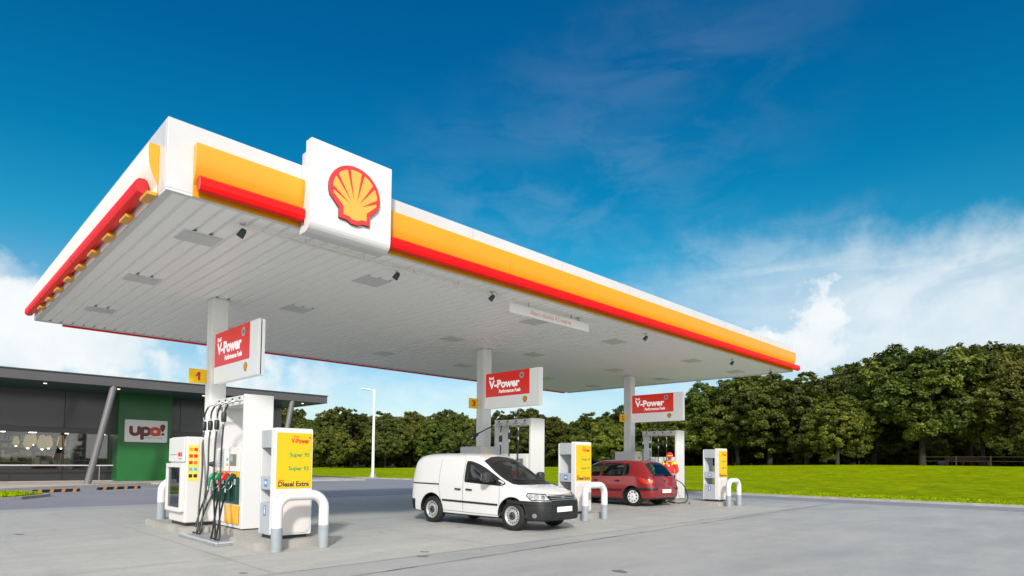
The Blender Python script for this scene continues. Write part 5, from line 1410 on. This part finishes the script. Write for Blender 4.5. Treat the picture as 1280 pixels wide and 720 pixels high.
def tree_meshes(seed, H=10., Wd=8., low=.18, nb=13, leaves=84, lmat=LEAF, leafsz=.14, bush=False):
    rnd = np.random.RandomState(seed); tb = MB()
    r0 = .028*H
    lean = rnd.uniform(-.05, .05, 2)*H
    trunk = [(0, 0, -.3), (lean[0]*.1, lean[1]*.1, .12*H), (lean[0]*.5, lean[1]*.5, .32*H), (lean[0]*.8, lean[1]*.8, .55*H), (lean[0], lean[1], .80*H)]
    tp = catmull(trunk, 4); tb.tube(tp, [r0*(1.25 if i == 0 else 1)*(1-.8*i/(len(tp)-1)) for i in range(len(tp))], BARK, 8)
    # lobes of the crown: each a boss on the ellipsoid, with clumps on its surface
    cz = (low+(1-low)/2)*H; hz = (1-low)/2*H; lobes = []
    for i in range(nb*2):
        u = rnd.uniform(-.85, 1); a = i*2.399+rnd.uniform(-.4, .4); rr = math.sqrt(max(0, 1-u*u))
        sh = 1-.20*max(0, u)-.10*max(0, -u)
        k = rnd.uniform(.50, .92)
        p = Vector((math.cos(a)*rr*Wd/2*k*sh+lean[0]*.6, math.sin(a)*rr*Wd/2*k*sh+lean[1]*.6, cz+u*hz*rnd.uniform(.62, .98)))
        lobes.append((p, rnd.uniform(.13, .27)*Wd*.5*(1.15-.2*abs(u))+.05*H))
    for p, r in lobes[::2]:
        s_ = Vector(trunk[2]).lerp(Vector(trunk[4]), rnd.uniform(.0, .8)); mid = s_.lerp(p, .5)+Vector((0, 0, -.03*H)); q = catmull([s_, mid, p], 4)
        tb.tube(q, [r0*.42*(1-.75*i/(len(q)-1)) for i in range(len(q))], BARK, 5)
    V = []; F = []; T = []
    pos = []; siz = []; tone = []; nor = []
    for (p, r) in lobes:
        nc = max(6, int(24*(r/(.13*H))**2))
        lt = rnd.uniform(0, 1)
        for c in range(nc):
            d = rnd.normal(size=3); d[2] = d[2]*.8+.25; d /= np.linalg.norm(d)+1e-9
            cc = np.array(p)+d*r*rnd.uniform(.72, 1.05); cr = r*rnd.uniform(.20, .36)
            n_ = int(leaves*(cr/.45)**1.0); n_ = max(18, min(n_, leaves*2))
            q = rnd.normal(size=(n_, 3)); q /= np.linalg.norm(q, axis=1)[:, None]+1e-9; q *= (rnd.rand(n_, 1)**.45)*cr; q[:, 2] *= .75
            pos.append(cc+q); siz.append(rnd.uniform(.6, 1.35, n_)*leafsz); ct = .25+.35*lt+rnd.uniform(-.18, .25)
            tone.append(np.clip(ct+rnd.normal(0, .12, n_), 0, 1)); nn = d[None, :]*.7+rnd.normal(size=(n_, 3))*.6+np.array([0, 0, .35]); nor.append(nn)
    pos = np.concatenate(pos); siz = np.concatenate(siz); tone = np.concatenate(tone); nor = np.concatenate(nor)
    nor /= np.linalg.norm(nor, axis=1)[:, None]+1e-9
    ok = pos[:, 2] > .02*H; pos, siz, tone, nor = pos[ok], siz[ok], tone[ok], nor[ok]
    a = np.cross(nor, rnd.normal(size=nor.shape)); a /= np.linalg.norm(a, axis=1)[:, None]+1e-9; b_ = np.cross(nor, a); s_ = siz[:, None]
    v = np.stack([pos-a*s_, pos+b_*s_*.55, pos+a*s_, pos-b_*s_*.55], 1).reshape(-1, 3)
    n4 = len(pos); me = bpy.data.meshes.new('crown')
    me.vertices.add(n4*4); me.vertices.foreach_set('co', v.ravel()); me.loops.add(n4*4); me.loops.foreach_set('vertex_index', np.arange(n4*4, dtype=np.int32))
    me.polygons.add(n4); me.polygons.foreach_set('loop_start', np.arange(0, n4*4, 4, dtype=np.int32)); me.polygons.foreach_set('loop_total', np.full(n4, 4, np.int32))
    me.update(calc_edges=True); at = me.attributes.new('tone', 'FLOAT', 'POINT'); at.data.foreach_set('value', np.repeat(tone, 4).astype(np.float32))
    me.materials.append(lmat)
    tm = bpy.data.meshes.new('trunk'); tm.from_pydata([tuple(q) for q in tb.v], [], tb.f); tm.materials.append(BARK); tm.polygons.foreach_set('use_smooth', [True]*len(tb.f)); tm.update()
    return tm, me
VAR = [tree_meshes(1, 10, 8.8, .12, nb=16), tree_meshes(2, 10, 7.6, .08, nb=15), tree_meshes(3, 10, 9.6, .12, nb=18), tree_meshes(4, 10, 8.2, .04, nb=16, lmat=LEAFY), tree_meshes(5, 10, 7.0, .14, nb=14), tree_meshes(6, 10, 9.4, .08, nb=18), tree_meshes(7, 10, 8.6, .24, nb=17), tree_meshes(8, 10, 6.6, .26, nb=14, lmat=LEAFY)]
BUSH = [tree_meshes(21, 10, 15., .0, nb=14), tree_meshes(22, 10, 13., .0, nb=14, lmat=LEAFY)]
def tree(px, dist, toppx, v, rz, label, wk=1., group='broadleaf trees along the far side of the lawn', nm='broadleaf_tree', cat='tree'):
    """a tree whose foot lies dist metres into the scene in the given direction, as tall as its crown line asks"""
    d = camF+camR*((px-640)/761.78); x, y = d.x*dist, d.y*dist
    z = lawn_z(x, y); 
    top = 1.4+(540.82+36.36+(px-640)*.0093-toppx)/761.78*dist
    h = top-z; s = h/10.2
    t = bpy.data.objects.new(nm, None); C.objects.link(t); t.location = (x, y, z-.05); t.rotation_euler = (0, 0, rz); t.scale = (s*wk, s*wk, s)
    t['label'] = label; t['category'] = cat; t['group'] = group
    tm, cm = v
    for nm_, me in (('trunk', tm), ('crown', cm)):
        o = bpy.data.objects.new(nm_, me); C.objects.link(o); o.parent = t
    return t
# front row: (px, distance, crown top px, variant, width factor, words)
FR = [
 (385, 88, 528, 3, 1.0, 'light green round tree just right of the shop roof corner'), (352, 96, 508, 0, 1.1, 'tree whose crown shows behind the leaning pillar at the shop end'),
 (415, 92, 531, 3, 1.05, 'light green low tree beside the nearest price cabinet'), (440, 100, 512, 1, 1.1, 'rounded green tree left of the street lamp'),
 (482, 98, 520, 2, 1.0, 'green tree directly behind the street lamp post'), (512, 104, 513, 3, 1.1, 'tall rounded tree right of the street lamp'),
 (545, 100, 526, 0, 1.0, 'green tree above the rear of the white van'), (575, 106, 520, 5, 1.0, 'dark tree just left of the middle column'),
 (625, 108, 514, 1, 1.1, 'tree showing through the frame of the middle pump'), (655, 110, 512, 2, 1.1, 'tree above the top of the middle pump'),
 (700, 106, 522, 0, 1.0, 'dark tree between the middle pump and its price cabinet'), (735, 104, 518, 4, 1.2, 'tree above the middle price cabinet'),
 (762, 98, 522, 3, 1.1, 'yellowish green tree left of the far column'), (812, 96, 505, 1, 1.1, 'dark tree behind the far pump frame'),
 (850, 92, 496, 2, 1.0, 'dark tree right of the far V-Power sign'), (885, 88, 486, 5, 1.0, 'tree behind the rightmost price cabinet'),
 (922, 84, 478, 0, 1.1, 'dark tree right of the rightmost crash guard'), (962, 80, 470, 4, 1.2, 'tree under the right tip of the canopy'),
 (1008, 76, 466, 1, 1.1, 'tall tree just right of the canopy tip'), (1046, 66, 494, 3, 1.15, 'lower yellowish tree standing in front of the taller row'),
 (1092, 74, 458, 2, 1.0, 'broad tree right of the lower yellowish tree'), (1152, 64, 437, 6, 1.15, 'tallest tree with a visible straight trunk'),
 (1210, 68, 434, 7, 1.0, 'tree with a dark trunk beside the park bench'), (1228, 63, 440, 6, .85, 'tree with a dark trunk just right of the park bench'),
 (1282, 58, 447, 3, 1.0, 'large round tree at the right edge of the picture'), (1335, 60, 450, 5, 1.0, 'tree just beyond the right edge of the picture')]
random.seed(5)
for i, (px, d, tp, v, wk, lb) in enumerate(FR): tree(px, d, tp, VAR[v], random.uniform(0, 6.28), lb, wk)
# second, darker rows behind: all of a kind
for i in range(30):
    px = 345+i*35+random.uniform(-10, 10)
    tp = np.interp(px, [340, 400, 480, 530, 600, 740, 870, 960, 1060, 1150, 1200, 1300, 1400], [512, 512, 518, 514, 518, 522, 490, 466, 460, 440, 436, 436, 440])+random.uniform(-2, 9)
    d = np.interp(px, [340, 600, 760, 900, 1050, 1300], [112, 122, 118, 104, 92, 80])+random.uniform(-3, 6)
    tree(px, d, tp, VAR[random.randrange(7)], random.uniform(0, 6.28), 'dark green tree in the back rows of the wood behind the front trees', 1.15, 'trees in the back rows of the wood')
for i in range(26):
    px = 350+i*38+random.uniform(-8, 8); d = np.interp(px, [340, 600, 760, 900, 1050, 1300], [104, 114, 110, 97, 86, 73])
    tp = np.interp(px, [340, 600, 900, 1300], [556, 552, 540, 528])+random.uniform(-8, 8)
    tree(px, d, tp, BUSH[i % 2], random.uniform(0, 6.28), 'dark bush filling the gaps between the tree trunks', 1.2, 'bushes between the trunks of the wood', 'bush', 'bush')
WF = mat('woodland_floor_soil', (.030, .032, .014), .95, noise=.4, nscale=.3)
b = MB(); vs = []; fs = []; PXS = list(range(230, 2300, 40))
for px in PXS:
    d = camF+camR*((px-640)/761.78); dt = float(np.interp(px, [340, 600, 760, 900, 1050, 1300, 2300], [122, 128, 122, 110, 97, 88, 60]))
    for k in range(9):
        D_ = dt+k*9; x, y = d.x*D_, d.y*D_; vs.append((x, y, lawn_z(x, y)-.08+(k/8)**1.1*6.5))
for i in range(len(PXS)-1):
    for k in range(8): a = i*9+k; fs.append([a, a+1, a+10, a+9])
b.add(vs, fs, WF, True); o = b.build('wooded_hill'); o['kind'] = 'structure'
# behind the shop, in case the view shifts
for px, d, tp in ((-40, 85, 525), (60, 88, 520), (150, 86, 522), (250, 90, 518), (300, 92, 514)):
    pass
# park benches and a low rail under the right-hand trees
BR = mat('bench_wood', (.14, .055, .03), .8)
d = camF+camR*((1203-640)/761.78); bx, by = d.x*66, d.y*66
O2 = (bx, by, lawn_z(bx, by)); b = MB()
s = empty('park_bench', O2, 'reddish brown park bench under the right-hand trees', 'bench', rz=R_(-80))
b.box(-1.6, 1.6, -.25, .25, .42, .48, BR); b.build('seat', s)
b = MB(); b.box(-1.6, 1.6, .27, .32, .6, 1.0, BR); b.build('backrest', s)
for x_ in (-1.4, 0, 1.4):
    b = MB(); b.box(x_-.05, x_+.05, -.2, .33, 0, .415, DARK); b.build('leg', s)
b = MB()
for i in range(7):
    y0 = -2+i*2.6; x0 = 71; z = lawn_z(x0, y0); b.box(x0-.05, x0+.05, y0-.05, y0+.05, z, z+.95, BARK)
for h_ in (.45, .85): b.tube([(71, -2+i*2.6, lawn_z(71, -2+i*2.6)+h_) for i in range(7)], .03, BARK, 6)
tag(b.build('rail_fence', None, (71, 15, 1.4)), 'low dark wooden rail fence under the trees at the right', 'fence')
# ------------------------------------------------------------------ people
def skin_mesh(name, nodes, edges, m, sub=2, root=0):
    """nodes: {key: (pos, radius)}"""
    ks = list(nodes); idx = {k: i for i, k in enumerate(ks)}
    me = bpy.data.meshes.new(name); me.from_pydata([nodes[k][0] for k in ks], [(idx[a], idx[c]) for a, c in edges], []); me.update()
    o = bpy.data.objects.new(name, me); C.objects.link(o)
    md = o.modifiers.new('s', 'SKIN'); md.use_smooth_shade = True
    for i, k in enumerate(ks):
        r = nodes[k][1]; r = r if isinstance(r, tuple) else (r, r)
        me.skin_vertices[0].data[i].radius = r; me.skin_vertices[0].data[i].use_root = (i == root)
    o.modifiers.new('u', 'SUBSURF').levels = sub
    dg = bpy.context.evaluated_depsgraph_get(); nm = bpy.data.meshes.new_from_object(o.evaluated_get(dg)); bpy.data.objects.remove(o)
    nm.materials.clear(); nm.materials.append(m); nm.name = name
    nm.polygons.foreach_set('use_smooth', [True]*len(nm.polygons))
    return nm
SKIN = mat('skin', (.42, .24, .17), .5); JACK = mat('jacket_red', (.72, .018, .008), .7, noise=.15, nscale=8); JY = mat('jacket_yellow', (.80, .55, .03), .7); TRS = mat('trousers_dark', (.022, .030, .045), .8, noise=.2, nscale=8); SHOE = mat('shoe_black', (.012, .012, .014), .5); HAIR = mat('hair_dark', (.02, .014, .01), .6)
def person_parts(t):
    # local frame: faces +x, left is +y; feet at z=0; height 1.76
    sk = {'pel': ((0, 0, .93), (.13, .11)), 'wa': ((.01, 0, 1.08), (.125, .10)), 'ch': ((.02, 0, 1.28), (.155, .115)), 'nk0': ((.02, 0, 1.44), (.085, .07)), 'nk': ((.045, 0, 1.51), .052), 'hd0': ((.085, 0, 1.565), (.066, .074)), 'hd': ((.085, 0, 1.64), (.083, .096)), 'hd1': ((.075, 0, 1.70), (.07, .08))}
    E_ = [('pel', 'wa'), ('wa', 'ch'), ('ch', 'nk0'), ('nk0', 'nk'), ('nk', 'hd0'), ('hd0', 'hd'), ('hd', 'hd1')]
    arms = {1: dict(sh=(.02, .19, 1.40), el=(.08, .26, 1.13), wr=(.30, .13, 1.02)), -1: dict(sh=(.02, -.19, 1.40), el=(.07, -.27, 1.14), wr=(.30, -.14, .99))}
    for s, A in arms.items():
        n = 'L' if s > 0 else 'R'
        sk['sh'+n] = (A['sh'], .062); sk['el'+n] = (A['el'], .043); sk['wr'+n] = (A['wr'], .028)
        E_ += [('nk0', 'sh'+n), ('sh'+n, 'el'+n), ('el'+n, 'wr'+n)]
        w = Vector(A['wr']); f = (w-Vector(A['el'])).normalized(); f = (f+Vector((.2, 0, -.1))).normalized(); side = Vector((0, 0, 1)); side = (side-f*side.dot(f)).normalized(); inn = f.cross(side)*(1 if s > 0 else -1)
        palm = w+f*.065; sk['pa'+n] = (tuple(palm), (.034, .018)); E_.append(('wr'+n, 'pa'+n))
        for k in range(4):
            o_ = side*(.027-.018*k); L_ = [.040, .045, .042, .033][k]
            a = palm+f*.035+o_; c = a+f*L_*.8+inn*.012; e2 = c+f*L_*.35+inn*.022; 
            sk['f%d0%s' % (k, n)] = (tuple(a), .010); sk['f%d1%s' % (k, n)] = (tuple(c), .009); sk['f%d2%s' % (k, n)] = (tuple(e2), .008)
            E_ += [('pa'+n, 'f%d0%s' % (k, n)), ('f%d0%s' % (k, n), 'f%d1%s' % (k, n)), ('f%d1%s' % (k, n), 'f%d2%s' % (k, n))]
        a = w+f*.03+side*.03+inn*.006; c = a+f*.03+side*.02+inn*.015; e2 = c+f*.028+inn*.012
        sk['t0'+n] = (tuple(a), .012); sk['t1'+n] = (tuple(c), .0105); sk['t2'+n] = (tuple(e2), .009); E_ += [('wr'+n, 't0'+n), ('t0'+n, 't1'+n), ('t1'+n, 't2'+n)]
    legs = {1: ((0, .10, .88), (.03, .12, .48), (-.01, .13, .09), (.14, .15, .035)), -1: ((0, -.10, .88), (.02, -.12, .48), (-.03, -.13, .09), (.12, -.15, .035))}
    for s, P in legs.items():
        n = 'L' if s > 0 else 'R'
        for k, p, r in zip(('hp', 'kn', 'an', 'to'), P, (.088, .056, .038, .035)): sk[k+n] = (p, r)
        E_ += [('pel', 'hp'+n), ('hp'+n, 'kn'+n), ('kn'+n, 'an'+n), ('an'+n, 'to'+n)]
    body = skin_mesh('body', sk, E_, SKIN); o = bpy.data.objects.new('body', body); C.objects.link(o); o.parent = t
    # face
    b = MB()
    for s in (1, -1):
        b.lathe([(0, -.009), (.009, -.004), (.011, 0), (.009, .005), (0, .008)], WHITE2, 10, Matrix.Translation((.163, s*.030, 1.640)) @ Matrix.Rotation(PI/2, 4, 'Y')); b.lathe([(0, .0), (.005, .004), (0, .011)], HAIR, 8, Matrix.Translation((.163, s*.030, 1.640)) @ Matrix.Rotation(PI/2, 4, 'Y'))
        b.tube([(.078, s*.088, 1.655), (.070, s*.097, 1.64), (.078, s*.088, 1.605)], [.010, .016, .009], SKIN, 8)
    b.tube([(.160, 0, 1.655), (.180, 0, 1.615), (.163, 0, 1.603)], [.008, .014, .010], SKIN, 8)
    b.tube([(.158, -.024, 1.578), (.168, 0, 1.577), (.158, .024, 1.578)], [.004, .007, .004], LOGORED, 6)
    b.build('face', t)
    hr = skin_mesh('hair', {'a': ((.045, 0, 1.66), (.088, .082)), 'b': ((.02, 0, 1.60), (.070, .05))}, [('a', 'b')], HAIR); o = bpy.data.objects.new('hair', hr); C.objects.link(o); o.parent = t
    # jacket and trousers, a little larger than the body
    def grow(keys, k, add): return {q: (sk[q][0], tuple((v+add)*k for v in (sk[q][1] if isinstance(sk[q][1], tuple) else (sk[q][1], sk[q][1])))) for q in keys}
    jk = grow(['pel', 'wa', 'ch', 'nk0', 'shL', 'elL', 'wrL', 'shR', 'elR', 'wrR'], 1.10, .016); jk['pel'] = ((0, 0, .96), (.155, .125)); jk['col'] = ((.035, 0, 1.485), (.072, .070))
    for n in 'LR':
        jk['wr'+n] = (tuple(Vector(sk['wr'+n][0]).lerp(Vector(sk['el'+n][0]), .12)), (.042, .042))
    jm = skin_mesh('jacket', jk, [('pel', 'wa'), ('wa', 'ch'), ('ch', 'nk0'), ('nk0', 'col'), ('nk0', 'shL'), ('shL', 'elL'), ('elL', 'wrL'), ('nk0', 'shR'), ('shR', 'elR'), ('elR', 'wrR')], JACK)
    jm.materials.append(JY); jm.materials.append(WHITE2)
    for p in jm.polygons:
        c = p.center
        if c.z > 1.36 and .075 < abs(c.y) < .30 and c.z < 1.50: p.material_index = 1
        if c.x > .10 and -.09 < c.y < .03 and 1.28 < c.z < 1.335: p.material_index = 2
    o = bpy.data.objects.new('jacket', jm); C.objects.link(o); o.parent = t
    tk = grow(['pel', 'hpL', 'knL', 'anL', 'hpR', 'knR', 'anR'], 1.10, .012); tk['pel'] = ((0, 0, .95), (.140, .112))
    tm = skin_mesh('trousers', tk, [('pel', 'hpL'), ('hpL', 'knL'), ('knL', 'anL'), ('pel', 'hpR'), ('hpR', 'knR'), ('knR', 'anR')], TRS); o = bpy.data.objects.new('trousers', tm); C.objects.link(o); o.parent = t
    for s in (1, -1):
        P = legs[s]; sm = skin_mesh('shoe', {'a': ((P[2][0]-.03, P[2][1], .050), (.045, .048)), 'b': ((P[3][0]-.05, P[3][1]-.005*s, .043), (.048, .040)), 'c': ((P[3][0]+.02, P[3][1], .035), (.040, .030))}, [('a', 'b'), ('b', 'c')], SHOE); o = bpy.data.objects.new('shoe', sm); C.objects.link(o); o.parent = t
    b = MB(); m_ = Matrix.Translation((.072, 0, 1.668)) @ Matrix.Rotation(R_(12), 4, 'Y')
    b.lathe([(.103, -.01), (.106, .02), (.099, .06), (.075, .092), (.04, .108), (0, .112)], JACK, 24, m_); b.lathe([(.1045, -.012), (.108, -.010), (.1085, .022), (.105, .024)], JY, 24, m_)
    vs = []; fs = []
    for i in range(13):
        a = R_(-62+124*i/12); 
        for rr, zz in ((.100, -.002), (.185-.02*(abs(i-6)/6)**2, -.022), (.185-.02*(abs(i-6)/6)**2, -.028), (.100, -.010)): vs.append(m_ @ Vector((math.cos(a)*rr, math.sin(a)*rr*.95, zz)))
    for i in range(12):
        for j in range(4): fs.append([i*4+j, i*4+(j+1) % 4, (i+1)*4+(j+1) % 4, (i+1)*4+j])
    b.add(vs, fs, JACK, False); b.build('cap', t)
att = empty('person', (19.09, 11.19, .004), 'standing attendant in red jacket with yellow shoulders and red cap, head bowed', 'person', rz=R_(212))
person_parts(att)
